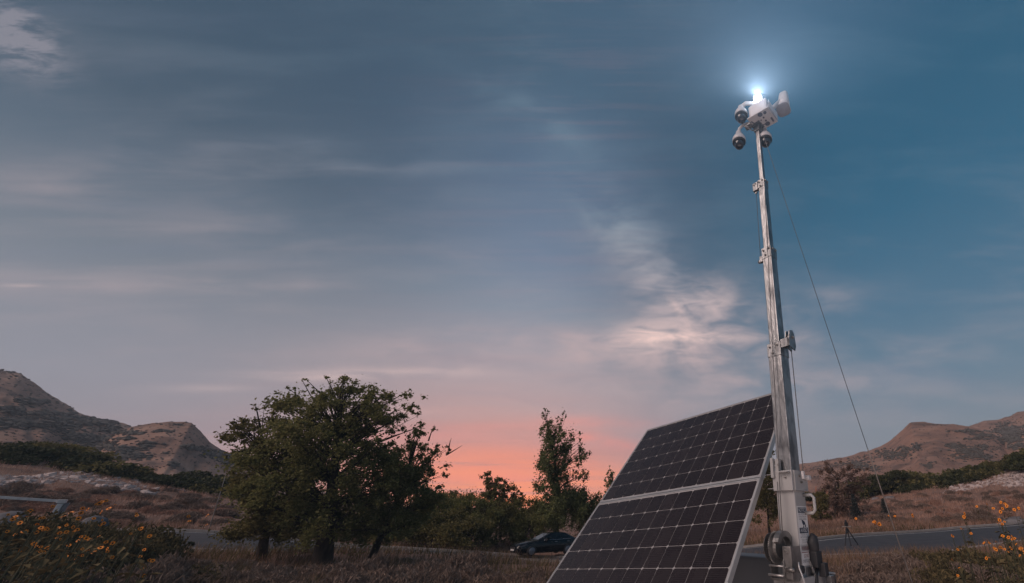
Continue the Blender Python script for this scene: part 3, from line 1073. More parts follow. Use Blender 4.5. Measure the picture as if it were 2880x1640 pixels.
for (px, py, r, sx, sz, lab) in ((45, 1450, 46, 1.0, .55, 'long grey boulder below the barrier arm'), (262, 1460, 40, .62, .55, 'purplish grey boulder among sunflowers beside the road'),
                                 (2850, 1456, 44, .9, .5, 'purplish grey boulder among sunflowers at the right bank'), (495, 1392, 88, .9, 1.1, 'pale round boulder beside the left oak clump'),
                                 (2502, 1396, 88, .9, .9, 'pale round boulder beside the right oak clump'), (2462, 1400, 90, .8, .7, 'pale low boulder left of its rounder neighbour')):
    d = ray(px, py)
    h = sqrt(d.x ** 2 + d.y ** 2)
    x, y = d.x / h * r, d.y / h * r
    g = float(ground([x], [y])[0])
    zt = CAMZ + d.z / h * r
    import bmesh
    bm = bmesh.new()
    bmesh.ops.create_icosphere(bm, subdivisions=4, radius=1)
    rg = np.array([v.co[:] for v in bm.verts])
    k = 1 + (fbm(rg[:, 0] * 1.6 + px, rg[:, 1] * 1.6 + rg[:, 2], 5) - .47) * .8 + (fbm(rg[:, 0] * 4 + rg[:, 2] * 3, rg[:, 1] * 4 - px, 7) - .47) * .3
    for v, s_ in zip(bm.verts, k):
        v.co *= s_
    me = bpy.data.meshes.new('boulder')
    bm.to_mesh(me)
    bm.free()
    me.materials.append(M['boulder'])
    me.polygons.foreach_set('use_smooth', [True] * len(me.polygons))
    o = link('boulder', me, label=lab, cat='boulder')
    top = max(zt, g + .3)
    o.location = (x, y, (top + g - .3) / 2)
    o.scale = (sx, sx * .8, (top - g + .3) / 2 + .05)
    o.rotation_euler = (0, 0, R.uniform(0, 3))


# ------------------------------------------------------------------ trees
def limb(a, b, sag=.12, n=4):
    a, b = Vector(a), Vector(b)
    off = Vector((R.uniform(-1, 1), R.uniform(-1, 1), R.uniform(-.4, .8))) * (b - a).length * sag
    return [a.lerp(b, t) + off * 4 * t * (1 - t) * .5 for t in [i / n for i in range(n + 1)]]


def tree(name, base, blobs, leaves, size, mat, label, cat='tree', group=None, trunk_r=.16, fork=.35, lumps=70, spread=.33, bare=(), lean=None, up=.1, upright=False):
    """blobs: (px, py, rx, ry, depth) lobes of the crown; base: world point of the trunk's foot"""
    base = Vector(base)
    root = empty(name, base, label=label, cat=cat, group=group)
    B, vol = [], []
    for px, py, rx, ry, zc in blobs:
        c = at(px, py, zc) - base
        B.append((c, rx * zc / F, ry * zc / F))
        vol.append((rx * ry) ** .95)
    top = max(B, key=lambda b: b[0].z + b[2])
    pr = np.array(vol) / sum(vol)
    cs, rs = [], []
    tb = MB()
    low = min(b[0].z - b[2] for b in B)
    mean = Vector((sum(b[0].x * p for b, p in zip(B, pr)), sum(b[0].y * p for b, p in zip(B, pr)), 0))
    forkp = Vector((mean.x * .35, mean.y * .35, max(low + .2, top[0].z * fork)))
    tip = Vector((top[0].x, top[0].y, top[0].z - top[2] * .2))
    tb.tube(limb((0, 0, -.3), forkp, .06), [trunk_r * 1.25, trunk_r * 1.05, trunk_r, trunk_r * .9, trunk_r * .8], 9)
    main = limb(forkp, tip, .05, 6)
    tb.tube(main, [trunk_r * .8 * (1 - i / 6.6) for i in range(7)], 7)
    idx = np.concatenate([np.repeat(np.arange(len(B)), 5), G.choice(len(B), lumps, p=pr)])
    for i in idx:
        c, rx, ry = B[i]
        d = Vector(rdir(1)[0])
        q = R.random() ** .4
        p = c + Vector((d.x * rx * q, d.y * rx * q, d.z * ry * q))
        cs.append(p)
        rs.append((rx * ry) ** .5 * spread * R.uniform(.6, 1.35))
        if R.random() < .45:
            k = min(range(7), key=lambda j: abs(main[j].z - (p.z - (p - forkp).length * .25)))
            s_ = main[k] if p.z > forkp.z else forkp
            pts = limb(s_, p, .15)
            r0 = min(trunk_r, .2) * R.uniform(.14, .3)
            tb.tube(pts, [r0 * (1 - j / 4.8) for j in range(5)], 5)
    for px, py, qx, qy, zc in bare:
        a = at(px, py, zc) - base
        tb.tube(limb(a, at(qx, qy, zc) - base, .1), [.035, .028, .02, .013, .006], 4)
    tb.build('trunk', M['bark'], root)
    cs = np.array([c[:] for c in cs])
    rs = np.array(rs)
    n = leaves
    k = G.choice(len(cs), n, p=rs ** 2 / (rs ** 2).sum())
    d = rdir(n) * (np.minimum(np.abs(G.normal(0, .62, n)), 1.7) * rs[k])[:, None]
    d[:, 2] *= 1.5 if upright else .85
    v, f = leaf_cards(cs[k] + d, size, up)
    link('crown', npmesh('crown', v, f, mat), root)
    return root


def foot(px, py, r=None):
    q = hit([px], [py])[0]
    if r is not None or q[0] != q[0]:
        d = ray(px, py)
        h = sqrt(d.x ** 2 + d.y ** 2)
        rr = r or 40
        x, y = d.x / h * rr, d.y / h * rr
        return (x, y, float(ground([x], [y])[0]))
    return tuple(q)


def zc_of(p):
    d = Vector(p) - Vector((0, 0, CAMZ))
    return d.y * PC + d.z * PS


b = foot(908, 1606, 25.5)
z = zc_of(b)
tree('broad_tree', b, [(930, 1190, 150, 95, z), (880, 1150, 90, 60, z), (1010, 1150, 110, 70, z), (900, 1085, 45, 25, z), (960, 1090, 60, 30, z), (1088, 1115, 14, 32, z), (1150, 1120, 45, 34, z), (1060, 1110, 50, 34, z), (840, 1112, 50, 34, z), (785, 1150, 40, 34, z), (930, 1330, 210, 110, z), (800, 1320, 90, 90, z), (1060, 1330, 90, 90, z), (930, 1250, 150, 70, z), (1090, 1190, 90, 60, z),
                       (900, 1440, 190, 70, z), (900, 1492, 170, 36, z), (1050, 1480, 80, 36, z), (800, 1180, 55, 55, z), (1150, 1160, 35, 25, z)], 66000, .108, M['leaf'], 'tallest broad tree with a thick trunk in the middle of its clump', group=None, trunk_r=.33, fork=.22, lumps=330, spread=.24)
b = foot(736, 1593, 27)
z = zc_of(b)
tree('broad_tree', b, [(720, 1230, 70, 62, z), (690, 1195, 55, 30, z), (727, 1150, 16, 34, z), (760, 1330, 95, 90, z), (695, 1290, 40, 60, z), (755, 1440, 95, 80, z), (760, 1495, 85, 32, z), (800, 1470, 110, 55, z), (650, 1265, 18, 24, z)], 30000, .105, M['leafwarm'],
     'olive tree with a slim leaning trunk at the left end of its clump', trunk_r=.17, fork=.2, lumps=200, spread=.25)
b = foot(1035, 1585, 26.5)
z = zc_of(b)
tree('broad_tree', b, [(1150, 1290, 80, 60, z), (1190, 1240, 50, 40, z), (1235, 1262, 30, 22, z), (1130, 1390, 100, 80, z), (1215, 1320, 45, 40, z), (1080, 1450, 110, 70, z), (1200, 1400, 50, 40, z), (1110, 1490, 90, 34, z), (1183, 1205, 12, 20, z)], 30000, .105, M['leaf'],
     'smaller tree with ragged right side and bare twigs above the road', trunk_r=.15, fork=.2, lumps=170, spread=.24, bare=((1205, 1240, 1222, 1195, z), (1255, 1280, 1300, 1253, z), (1262, 1268, 1270, 1232, z)))

b = foot(1565, 1505, 46)
z = zc_of(b)
tree('poplar', b, [(1532, 1158, 10, 26, z), (1542, 1205, 24, 34, z), (1578, 1190, 14, 34, z), (1572, 1240, 42, 42, z), (1562, 1300, 46, 50, z), (1540, 1290, 26, 30, z), (1630, 1240, 11, 26, z), (1640, 1290, 22, 36, z), (1632, 1335, 24, 22, z),
                   (1560, 1365, 52, 42, z), (1590, 1430, 70, 50, z), (1640, 1420, 40, 45, z), (1540, 1440, 40, 45, z)], 44000, .155, M['poplar'], 'tall narrow poplar with a forked top behind the black car', trunk_r=.26, fork=.3, lumps=330, spread=.27, upright=True)
b = foot(1735, 1500, 50)
z = zc_of(b)
tree('poplar', b, [(1714, 1325, 8, 18, z), (1716, 1352, 18, 24, z), (1735, 1385, 34, 30, z), (1690, 1400, 16, 14, z), (1730, 1430, 60, 40, z)], 7000, .20, M['poplar'], 'short poplar showing its top beside the solar panel edge', trunk_r=.14, lumps=70, spread=.34, upright=True)
b = foot(1410, 1510, 48)
z = zc_of(b)
tree('small_tree', b, [(1375, 1350, 26, 22, z), (1405, 1372, 45, 26, z), (1380, 1400, 40, 30, z), (1440, 1400, 30, 20, z), (1420, 1440, 55, 35, z)], 9000, .20, M['leafwarm'], 'small ragged tree rising above the hedge against the glow', trunk_r=.14, lumps=80, spread=.3)
b = foot(2168, 1512, 40)
z = zc_of(b)
tree('small_tree', b, [(2155, 1250, 26, 60, z), (2130, 1320, 50, 60, z), (2160, 1330, 34, 60, z), (2140, 1420, 62, 60, z), (2165, 1380, 40, 60, z)], 15000, .15, M['leafwarm'], 'small round tree between the solar panels and the mast', trunk_r=.11, fork=.2, lumps=110, spread=.30)
b = foot(2352, 1482, 56)
z = zc_of(b)
tree('rusty_tree', b, [(2355, 1316, 50, 26, z), (2400, 1340, 50, 32, z), (2345, 1350, 34, 28, z), (2360, 1400, 60, 50, z), (2382, 1385, 56, 34, z), (2370, 1430, 50, 40, z), (2415, 1420, 30, 36, z)], 12000, .22, M['rusty'], 'rust brown tree right of the mast below the hill', trunk_r=.2, lumps=100, spread=.26)
b = foot(2308, 1478, 52)
z = zc_of(b)
tree('green_shrub', b, [(2310, 1420, 22, 32, z), (2312, 1450, 26, 24, z)], 4000, .18, M['leafwarm'], 'yellowish green upright shrub beside the mast handle', 'shrub', trunk_r=.07, lumps=30, spread=.4)

# hedge of dense dark trees behind the lawn
HL = ['dense dark tree behind the lawn, right beside the ragged tree', 'dense dark tree behind the lawn under the brightest glow', 'dense dark tree behind the lawn, under the small ragged tree',
      'low wide dark tree at the front of the row, below the glow', 'dense dark tree behind the lower right branches of the ragged tree', 'dense dark tree just left of the car bonnet', 'dense dark tree between the car and the poplar',
      'lowest dark bush-like tree left of the car', 'dense dark tree directly above the car roof', 'dense dark tree between the poplar and the solar panel', 'dark tree seen past the ragged tree trunk',
      'dark tree seen between the thick trunk and the ragged tree', 'dark tree behind the thick trunk', 'dark tree seen between the slim and thick trunks']
for i, (px, py, rx, ry, r) in enumerate([(1215, 1440, 70, 50, 44), (1290, 1428, 70, 42, 46), (1345, 1450, 60, 45, 43), (1250, 1490, 80, 45, 41), (1160, 1470, 60, 45, 42), (1400, 1470, 70, 50, 44), (1470, 1455, 60, 50, 47), (1330, 1500, 70, 40, 40), (1480, 1490, 60, 40, 44),
                                         (1660, 1450, 60, 50, 48), (1075, 1480, 60, 50, 43), (980, 1490, 70, 50, 44), (880, 1490, 70, 50, 44), (790, 1490, 60, 45, 44)]):
    b = foot(px, 1520, r)
    z = zc_of(b)
    tree('hedge_tree', b, [(px, py, rx, ry, z), (px + R.uniform(-30, 30), py - ry * .5, rx * .6, ry * .5, z)], 9500, .15, M['leafwarm'] if i % 2 else M['leaf'],
         HL[i], 'tree', 'dark trees in a row behind the lawn', trunk_r=.13, lumps=60, spread=.36)


def spruce(px, py, top, r, label):
    b = Vector(foot(px, py, r))
    root = empty('spruce', b, label=label, cat='tree')
    z = zc_of(b)
    h = (at(px, top, z) - b).z
    tb = MB().tube([(0, 0, -.2), (0, 0, h * .5), (0, 0, h * .97)], [h * .03, h * .018, .01], 7)
    cs = []
    for k in range(26):
        t = k / 26
        zz_ = h * (.06 + .92 * t)
        L = h * .30 * (1 - t) ** .85 + .06
        for j in range(7):
            a = 6.28 * (j / 7) + k * .7 + R.uniform(-.2, .2)
            tipp = Vector((cos(a) * L, sin(a) * L, zz_ - L * .28))
            if k % 2 == 0:
                tb.tube([(0, 0, zz_), tipp], [.02, .006], 4)
            for q in range(10):
                f_ = R.uniform(.15, 1.02)
                cs.append(Vector((0, 0, zz_)).lerp(tipp, f_) + Vector((R.gauss(0, .07 * h / 4), R.gauss(0, .07 * h / 4), R.gauss(-.03, .03))))
    tb.build('trunk', M['bark'], root)
    v, f = leaf_cards(np.array([c[:] for c in cs]), .20 * h / 4, .5, .45)
    link('crown', npmesh('crown', v, f, M['spruce']), root)


spruce(2412, 1484, 1384, 48, 'blue grey spruce, the larger one, right of the rust tree')
spruce(2496, 1480, 1398, 50, 'blue grey spruce, the smaller one, at the foot of the guy wire')

# ------------------------------------------------------------------ the trailer: local x along its length, y away from the lens, z up
EX, EY = Vector((.737, -.676, 0)), Vector((.676, .737, 0))
MO = Vector((.635, 3.2, 0))
TROT = (0, 0, atan2(EX.y, EX.x))


def loc(p):
    d = p - MO
    return Vector((d.dot(EX), d.dot(EY), p.z))


def ly(px, py, y):
    """local point seen at an image point, on the local plane y"""
    o, r = Vector((0, 0, CAMZ)), ray(px, py)
    return loc(o + r * ((y - loc(o).y) / r.dot(EY)))


def lx(px, py, x):
    o, r = Vector((0, 0, CAMZ)), ray(px, py)
    return loc(o + r * ((x - loc(o).x) / r.dot(EX)))


def zm(py):
    r = ray(2200, py)
    return CAMZ + r.z * 3.2 / r.y


def thing(name, label, cat, group=None):
    return empty(name, MO, TROT, label, cat, group)


ZD = 1.742          # deck level
tr = thing('trailer', 'grey equipment trailer carrying the white mast and the solar panels', 'trailer')
mb = MB().box((-2.15, .0, .62), (-.085, .24, ZD), bev=.02)
mb.build('equipment_box', M['boxgrey'], tr)
MB().box((-2.4, .15, .44), (.55, .27, .56), bev=.01).box((-2.4, .65, .44), (.55, .77, .56), bev=.01).box((-.12, .0, .44), (.0, .92, .58), bev=.01).box((-2.4, .0, .45), (-2.3, .92, .55), bev=.01).build('chassis', M['galv'], tr)
MB().prism([(-.12, -.105), (.11, -.105), (.11, .3), (-.12, .3)], 2, .56, 1.655).build('mast_footing', M['white'], tr)
for y in (-.12, 1.04):
    wh = MB().lathe([(.16, -.09), (.29, -.10), (.32, -.06), (.32, .06), (.29, .10), (.16, .09)], 28, Matrix.Translation((-1.2, y, .32)) @ Matrix.Rotation(pi / 2, 4, 'X')).build('wheel', M['black'], tr)
    MB().lathe([(.02, -.095), (.15, -.08), (.17, 0), (.15, .08), (.02, .095)], 20, Matrix.Translation((-1.2, y, .32)) @ Matrix.Rotation(pi / 2, 4, 'X')).build('hub', M['steel'], wh)
    MB().prism([(-1.62, .55), (-1.55, .70), (-.85, .70), (-.78, .55), (-.8, .55), (-.87, .68), (-1.53, .68), (-1.6, .55)], 1, y - .12, y + .12).build('fender', M['white'], tr)
MB().tube([(.5, .2, .5), (1.3, .46, .5)], .04, 8).tube([(.5, .72, .5), (1.3, .46, .5)], .04, 8).tube([(1.25, .46, .5), (1.5, .46, .52)], .045, 8).build('tongue', M['galv'], tr)
for x in (-2.3, .45):
    for y in (.05, .87):
        jb = MB().tube([(x, y, .04), (x, y, .95)], .03, 8).build('jack', M['galv'], tr)
        MB().box((x - .1, y - .1, -.02), (x + .1, y + .1, .04)).build('foot_plate', M['galv'], jb)
MB().tube([(-.9, .2, ZD), (-.9, .35, 2.55)], .022, 8).tube([(-1.9, .2, ZD), (-1.9, .35, 2.55)], .022, 8).tube([(-.9, .14, 2.3), (-1.9, .14, 2.3)], .02, 8).build('panel_support', M['galv'], tr)

# mast ---------------------------------------------------------------
mast = thing('telescoping_mast', 'tall telescoping mast of square galvanised tubes on a white base tube', 'mast')


def square(mb, w, z0, z1, bev=.006):
    mb.box((-w / 2, -w / 2, z0), (w / 2, w / 2, z1), bev=bev)
    return mb


square(MB(), .145, 1.60, zm(1350), .010).build('base_tube', M['white'], mast)
square(MB(), .118, zm(1350) - .1, zm(978)).build('lower_tube', M['galv'], mast)
square(MB(), .094, zm(985), zm(712)).build('middle_tube', M['galv'], mast)
square(MB(), .070, zm(715), zm(520)).build('upper_tube', M['galv'], mast)
square(MB(), .046, zm(525), zm(335)).build('top_tube', M['galv'], mast)


def bolts(par, pts, r=.007, axis='y'):
    for p in pts:
        m_ = Matrix.Translation(p) @ (Matrix.Rotation(pi / 2, 4, 'X') if axis == 'y' else Matrix.Rotation(pi / 2, 4, 'Y'))
        MB().lathe([(r * 1.5, -.002), (r * 1.5, .002), (r, .003), (r, .010), (r * .6, .011)], 6, m_, False).build('bolt', M['steel'], par)


for w, z1, hh, nm in ((.1255, zm(970), .115, 'lower_collar'), (.1015, zm(701), .115, 'middle_collar'), (.0775, zm(509), .10, 'upper_collar')):
    c_ = square(MB(), w, z1 - hh, z1, .003).build(nm, M['galv'], mast)
    bolts(c_, [(-w * .28, -w / 2 - .004, z1 - .03), (w * .25, -w / 2 - .004, z1 - .025), (-w * .1, -w / 2 - .004, z1 - .085)])
    bolts(c_, [(w / 2 + .004, -w * .25, z1 - .03), (w / 2 + .004, w * .25, z1 - .03)], axis='x')
# white head bracket of the base tube
zt = zm(1345)
bk = MB().box((-.078, -.098, zt - .085), (.079, -.0745, zt + .045), bev=.004).box((-.078, -.118, zt + .0), (-.055, -.094, zt + .13), bev=.003).box((-.052, -.096, zt + .04), (-.012, -.0745, zt + .125), bev=.004)\
    .box((-.01, -.135, zt + .03), (.07, -.092, zt + .036), bev=.001).build('mast_bracket', M['white'], mast)
bolts(bk, [(-.02, -.1, zt + .085), (.03, -.102, zt + .0)], .006)
pk = MB().prism([(-.075, zt - .085), (.095, zt - .085), (.095, zt + .0), (.05, zt + .045), (-.075, zt + .045)], 0, .0745, .088).build('side_bracket', M['white'], mast)
bolts(pk, [(.0925, -.02, zt + .01), (.0925, .0, zt - .03)], .006, 'x')
MB().tube([(.088, .062, zt + .0), (.13, .062, zt + .0)], .017, 12).build('anchor_pin', M['housing'], mast)
MB().box((-.13, -.094, zt + .02), (-.078, -.084, zt + .026)).box((-.125, -.094, zt - .072), (-.078, -.084, zt - .066)).build('guide_pin', M['steel'], mast)
# pulleys
zp = zm(962)
pl = MB().prism([(-.048, zp - .075), (.042, zp - .10), (.062, zp - .055), (.052, zp + .05), (.028, zp + .075), (-.022, zp + .06)], 0, .096, .104).prism([(-.048, zp - .075), (.042, zp - .10), (.062, zp - .055), (.052, zp + .05), (.028, zp + .075), (-.022, zp + .06)], 0, .128, .136)
pl = pl.box((.064, -.055, zp - .08), (.128, -.045, zp - .01)).build('pulley_plate', M['galv'], mast)
MB().lathe([(.036, -.011), (.028, -.003), (.028, .003), (.036, .011)], 20, Matrix.Translation((.116, .018, zp + .01)) @ Matrix.Rotation(pi / 2, 4, 'Y')).build('sheave', M['steel'], pl)
bolts(pl, [(.138, .018, zp + .01)], .011, 'x')
zq = zm(522)
p2 = MB().box((-.098, -.045, zq - .05), (-.041, -.012, zq + .05), bev=.004).box((-.085, -.03, zq - .075), (-.06, -.016, zq - .05)).build('pulley_block', M['galv'], mast)
bolts(p2, [(-.08, -.048, zq + .02), (-.06, -.048, zq + .03)], .005)
zr = zm(725)
p3 = MB().box((-.085, -.04, zr - .035), (-.052, -.01, zr + .03), bev=.004).lathe([(.012, -.012), (.02, -.006), (.02, .006), (.012, .012)], 12, Matrix.Translation((-.088, -.03, zr - .02)) @ Matrix.Rotation(pi / 2, 4, 'X')).build('cable_anchor', M['galv'], mast)
# cables on the mast
MB().tube([(-.068, -.03, zq - .06), (-.078, -.03, zr)], .0028, 6).build('cable', M['cable'], mast)
MB().tube([ly(2150, 512, -.062), ly(2174, 1000, -.088), ly(2190, 1300, -.100), ly(2193, 1370, -.128), ly(2202, 1528, -.165)], .0036, 6).build('cable', M['cable'], mast)
MB().tube([ly(2186.5, 1355, -.125), ly(2197, 1528, -.155)], .003, 6).build('cable', M['cable'], mast)
MB().tube([lx(2225.5, 985, .118), lx(2257, 1303, .112), lx(2259, 1345, .11)], .0036, 6).build('cable', M['cable'], mast)
cz = [lx(2258 + k * .6, 1328 + k * 5.5, .112) for k in range(4)]
fit = MB()
for c_ in cz:
    fit.box(c_ - Vector((.010, .010, .006)), c_ + Vector((.010, .010, .006)), bev=.003)
fit.build('cable_clamp', M['housing'], mast)
# handle on the right face
za, zb = zm(1393), zm(1443)
MB().tube([(.07, .045, za), (.132, .045, za), (.150, .045, za - .018), (.150, .045, zb + .018), (.132, .045, zb), (.07, .045, zb)], .0105, 10).build('handle', M['white'], mast)


# stickers and their writing on the right face
def text(par, body, y, z, h, mat, width=None, x=.0742, name='lettering'):
    cu = bpy.data.curves.new('lettering', 'FONT')
    cu.body = body
    cu.size = h * 1.38
    cu.align_x = 'CENTER'
    cu.align_y = 'CENTER'
    tmp = bpy.data.objects.new('lettering', cu)
    COL.objects.link(tmp)
    bpy.context.view_layer.update()
    me = bpy.data.meshes.new_from_object(tmp)
    wd = max(v.co.x for v in me.vertices) - min(v.co.x for v in me.vertices)
    bpy.data.objects.remove(tmp)
    me.materials.clear()
    me.materials.append(mat)
    o = link(name, me, par)
    sx = (width / wd) if width else 1
    o.matrix_local = Matrix.Translation((x, y, z)) @ Matrix.Rotation(pi / 2, 4, 'Z') @ Matrix.Rotation(pi / 2, 4, 'X') @ Matrix.Diagonal((sx, 1, 1, 1))
    return o


def zs(py):
    return lx(2260, py, .0725).z


st_ = MB().box((.0725, -.062, zs(1551)), (.0732, .066, zs(1424))).build('notice_sticker', M['stickerwhite'], mast, label='white notice sticker with blue headings')
for t0, t1, wd in (('NOTICE', 1435, .098), ('AVISO', 1492, .086)):
    zc_ = zs(t1)
    MB().box((.0731, -.052, zc_ - .0165), (.0738, .056, zc_ + .0165)).build('heading_band', M['navy'], st_)
    text(st_, t0, .002, zc_, .024, M['stickerwhite'], wd)
for body, py in (('ALL ACTIVITIES', 1446.5), ('MONITORED BY', 1453.5), ('VIDEO CAMERA', 1460.5), ('TODAS LAS', 1504), ('ACTIVIDADES', 1511), ('VIGILADAS', 1518.5), ('CON CAMARA', 1525.5)):
    text(st_, body, .002, zs(py), .0105, M['inkgrey'], .098 if len(body) > 10 else .08, .0735)
zc_ = zs(1472)
MB().prism([(-.016, zc_ + .024), (.022, zc_ + .010), (.030, zc_ - .004), (.006, zc_ - .014), (-.006, zc_ - .004)], 0, .0731, .0738).prism([(.004, zc_ - .012), (.012, zc_ - .016), (-.006, zc_ - .036), (-.012, zc_ - .034)], 0, .0731, .0738)\
    .prism([(.028, zc_ - .006), (.036, zc_ - .006), (.036, zc_ - .022), (.022, zc_ - .022), (.022, zc_ - .014)], 0, .0731, .0737).build('camera_pictogram', M['navy'], st_)
ws = MB().box((.0725, -.055, zs(1592)), (.0732, .066, zs(1532))).build('warning_sticker', M['stickerwhite'], mast, label='white warning sticker with red writing below the notice')
text(ws, 'WARNING', .006, zs(1543.5), .024, M['red'], .10, .0736)
MB().box((.0731, -.05, zs(1554) - .002), (.0738, .06, zs(1554) + .002)).build('rule', M['red'], ws)
text(ws, 'DO NOT', .006, zs(1564.5), .020, M['red'], .066, .0736)
text(ws, 'OVERTIGHTEN', .006, zs(1579.5), .017, M['inkgrey'], .105, .0736)

# winch --------------------------------------------------------------
wn = thing('hand_winch', 'steel hand winch with a toothed gear bolted to the white mast', 'winch')
ax = ly(2205, 1541, -.15)
wz = ax.z


def disc(mb, x0, x1, r, seg=40, teeth=0):
    if teeth:
        pr = []
        for k in range(teeth * 4):
            t = 2 * pi * k / (teeth * 4)
            rr = r if k % 4 in (0, 1) else r * .93
            pr.append((-.15 + rr * cos(t), wz + rr * sin(t)))
        return mb.prism(pr, 0, x0, x1)
    return mb.prism([(-.15 + r * cos(2 * pi * k / seg), wz + r * sin(2 * pi * k / seg)) for k in range(seg)], 0, x0, x1)


disc(MB(), -.098, -.093, .083).build('left_flange', M['steel'], wn)
disc(MB(), -.094, -.058, .032).build('drum', M['steel'], wn)
disc(MB(), -.058, -.048, .094, teeth=44).build('gear', M['steel'], wn)
gd = MB()
ring = []
for k in range(13):
    t = radians(-10 + k * 14)
    ring.append((-.15 + .098 * cos(t), wz + .098 * sin(t)))
for k in range(12, -1, -1):
    t = radians(-10 + k * 14)
    ring.append((-.15 + .066 * cos(t), wz + .066 * sin(t)))
gd.prism(ring, 0, -.02, .022)
gd.build('gear_guard', M['steel'], wn)
MB().prism([(-.15 + .06 * cos(2 * pi * k / 16), wz + .06 * sin(2 * pi * k / 16)) for k in range(16)], 0, -.046, -.02).build('hub', M['steel'], wn)
MB().prism([(-.16, wz - .17), (-.16, wz - .02), (-.085, wz + .015), (-.078, wz - .17)], 0, -.104, -.098).build('left_plate', M['steel'], wn)
MB().prism([(-.19, wz - .165), (-.19, wz + .012), (-.078, wz + .012), (-.078, wz - .165)], 0, .074, .08).box((.022, -.19, wz - .165), (.074, -.182, wz + .012), bev=.003).box((.018, -.19, wz - .165), (.024, -.078, wz + .012)).build('right_channel', M['steel'], wn)
MB().tube([(-.104, -.17, wz - .10), (.02, -.17, wz - .10)], .006, 8).build('cross_rod', M['alu'], wn)
MB().tube([(-.108, -.178, wz - .150), (.03, -.178, wz - .150)], .007, 8).build('cross_rod', M['alu'], wn)
MB().box((-.1, -.172, wz - .178), (.075, -.078, wz - .165)).build('base_plate', M['steel'], wn)
bolts(wn, [(.040, -.192, wz - .115)], .014)
bolts(wn, [(.036, -.192, wz - .01), (.05, -.192, wz - .02)], .005)
MB().tube([(.04, -.20, wz - .112), (.105, -.20, wz - .112)], .012, 10).build('crank_shaft', M['steel'], wn)
MB().tube([ly(2246, 1581, -.2), ly(2248, 1598, -.205), ly(2256, 1618, -.21), ly(2270, 1662, -.22)], .0052, 8).build('crank_arm', M['alu'], wn)
MB().tube([ly(2202, 1528, -.165), ly(2205, 1590, -.2), ly(2206, 1645, -.205)], .0042, 8).build('rope', M['cable'], wn)
bk2 = MB().lathe([(.006, -.012), (.022, -.01), (.022, .01), (.006, .012)], 16, Matrix.Translation((.12, -.15, wz - .11)) @ Matrix.Rotation(pi / 2, 4, 'Y')).build('crank_nut', M['black'], wn)

# black fittings at the right of the mast
cn = thing('power_connector', 'black power connector with a rubber boot hanging at the right of the mast', 'connector')
q0, q1, q2 = lx(2286, 1525, .10), lx(2292, 1552, .10), lx(2297, 1582, .10)
MB().tube([lx(2282, 1503, .1), lx(2286, 1510, .1), q0, lx(2290, 1545, .1), q1], [.012, .030, .037, .033, .028], 14).build('rubber_boot', M['black'], cn)
MB().box((q2.x - .025, q2.y - .045, lx(2296, 1596, .1).z), (q2.x + .03, q2.y + .03, lx(2296, 1549, .1).z), bev=.008).build('plug_body', M['black'], cn)
MB().tube([q2 + Vector((0, 0, -.03)), lx(2296, 1620, .11), lx(2300, 1665, .13)], .012, 8).build('cord', M['black'], cn)
jk = thing('jack_post', 'galvanised post with a black clamp beside the mast foot', 'jack post')
a0 = lx(2335, 1618, .16)
MB().box((a0.x - .02, a0.y - .03, 1.2), (a0.x + .02, a0.y + .02, a0.z), bev=.003).box((a0.x - .02, a0.y + .028, 1.2), (a0.x + .02, a0.y + .036, a0.z + .004)).build('post', M['galv'], jk)
a1 = lx(2318, 1602, .14)
MB().box((a1.x - .03, a1.y - .022, a1.z - .04), (a1.x + .02, a1.y + .026, a1.z + .038), bev=.008).build('clamp', M['black'], jk)
pa = lx(2290, 1622, .11)
pb = MB().box((.0735, -.02, 1.35), (.082, .12, lx(2296, 1592, .08).z), bev=.002).build('bracket_plate', M['galv'], jk)
bolts(jk, [(.086, .045, lx(2301, 1604, .08).z)], .012, 'x')
ch = thing('safety_chain', 'thin steel chain hanging down beside the mast foot', 'chain')
for k in range(16):
    t = k / 15
    c_ = lx(2276 + 24 * t + 4 * sin(t * 3), 1578 + 78 * t, .105)
    r_, u = .0085, (0 if k % 2 else pi / 2)
    pts = [(c_.x + r_ * .6 * cos(6.283 * j / 10) * cos(u), c_.y + r_ * .6 * cos(6.283 * j / 10) * sin(u), c_.z + r_ * 1.2 * sin(6.283 * j / 10)) for j in range(11)]
    MB().tube(pts, .0019, 5, False).build('link', M['steel'], ch)

# guy wire
gw = empty('guy_wire', at(2147, 380, 4.42), label='thin steel guy wire slanting from the mast head to the ground', cat='guy wire')
ga, gb = at(2147, 380, 4.42), at(2440, 1262, 3.95)
dirv = (gb - ga).normalized()
k_end = (0.05 - ga.z) / dirv.z
MB().tube([Vector((0, 0, 0)), gb - ga], .0028, 6).build('wire', M['cable'], gw)
MB().tube([gb - ga, (gb - ga) + dirv * .03, dirv * k_end], [.0045, .0052, .0052], 6).build('strap', M['strap'], gw)

# solar panels --------------------------------------------------------
XA, YA = Vector((.735, -.674, .07)).normalized(), Vector((.373, .489, .79))
YA = (YA - XA * YA.dot(XA)).normalized()
NA = XA.cross(YA)
PO = Vector((.785, 3.718, 1.017 + CAMZ))
PITCH = .159


def cell_mesh():
    h, c_ = PITCH / 2 - .0024, .0095
    o_ = [(h - c_, h), (h, h - c_), (h, -h + c_), (h - c_, -h), (-h + c_, -h), (-h, -h + c_), (-h, h - c_), (-h + c_, h)]
    m_ = MB().prism(o_[::-1], 2, 0.0, .0016)
    me = bpy.data.meshes.new('cell')
    me.from_pydata([tuple(v) for v in m_.v], [], m_.f)
    me.materials.append(M['cell'])
    return me


CELL = cell_mesh()


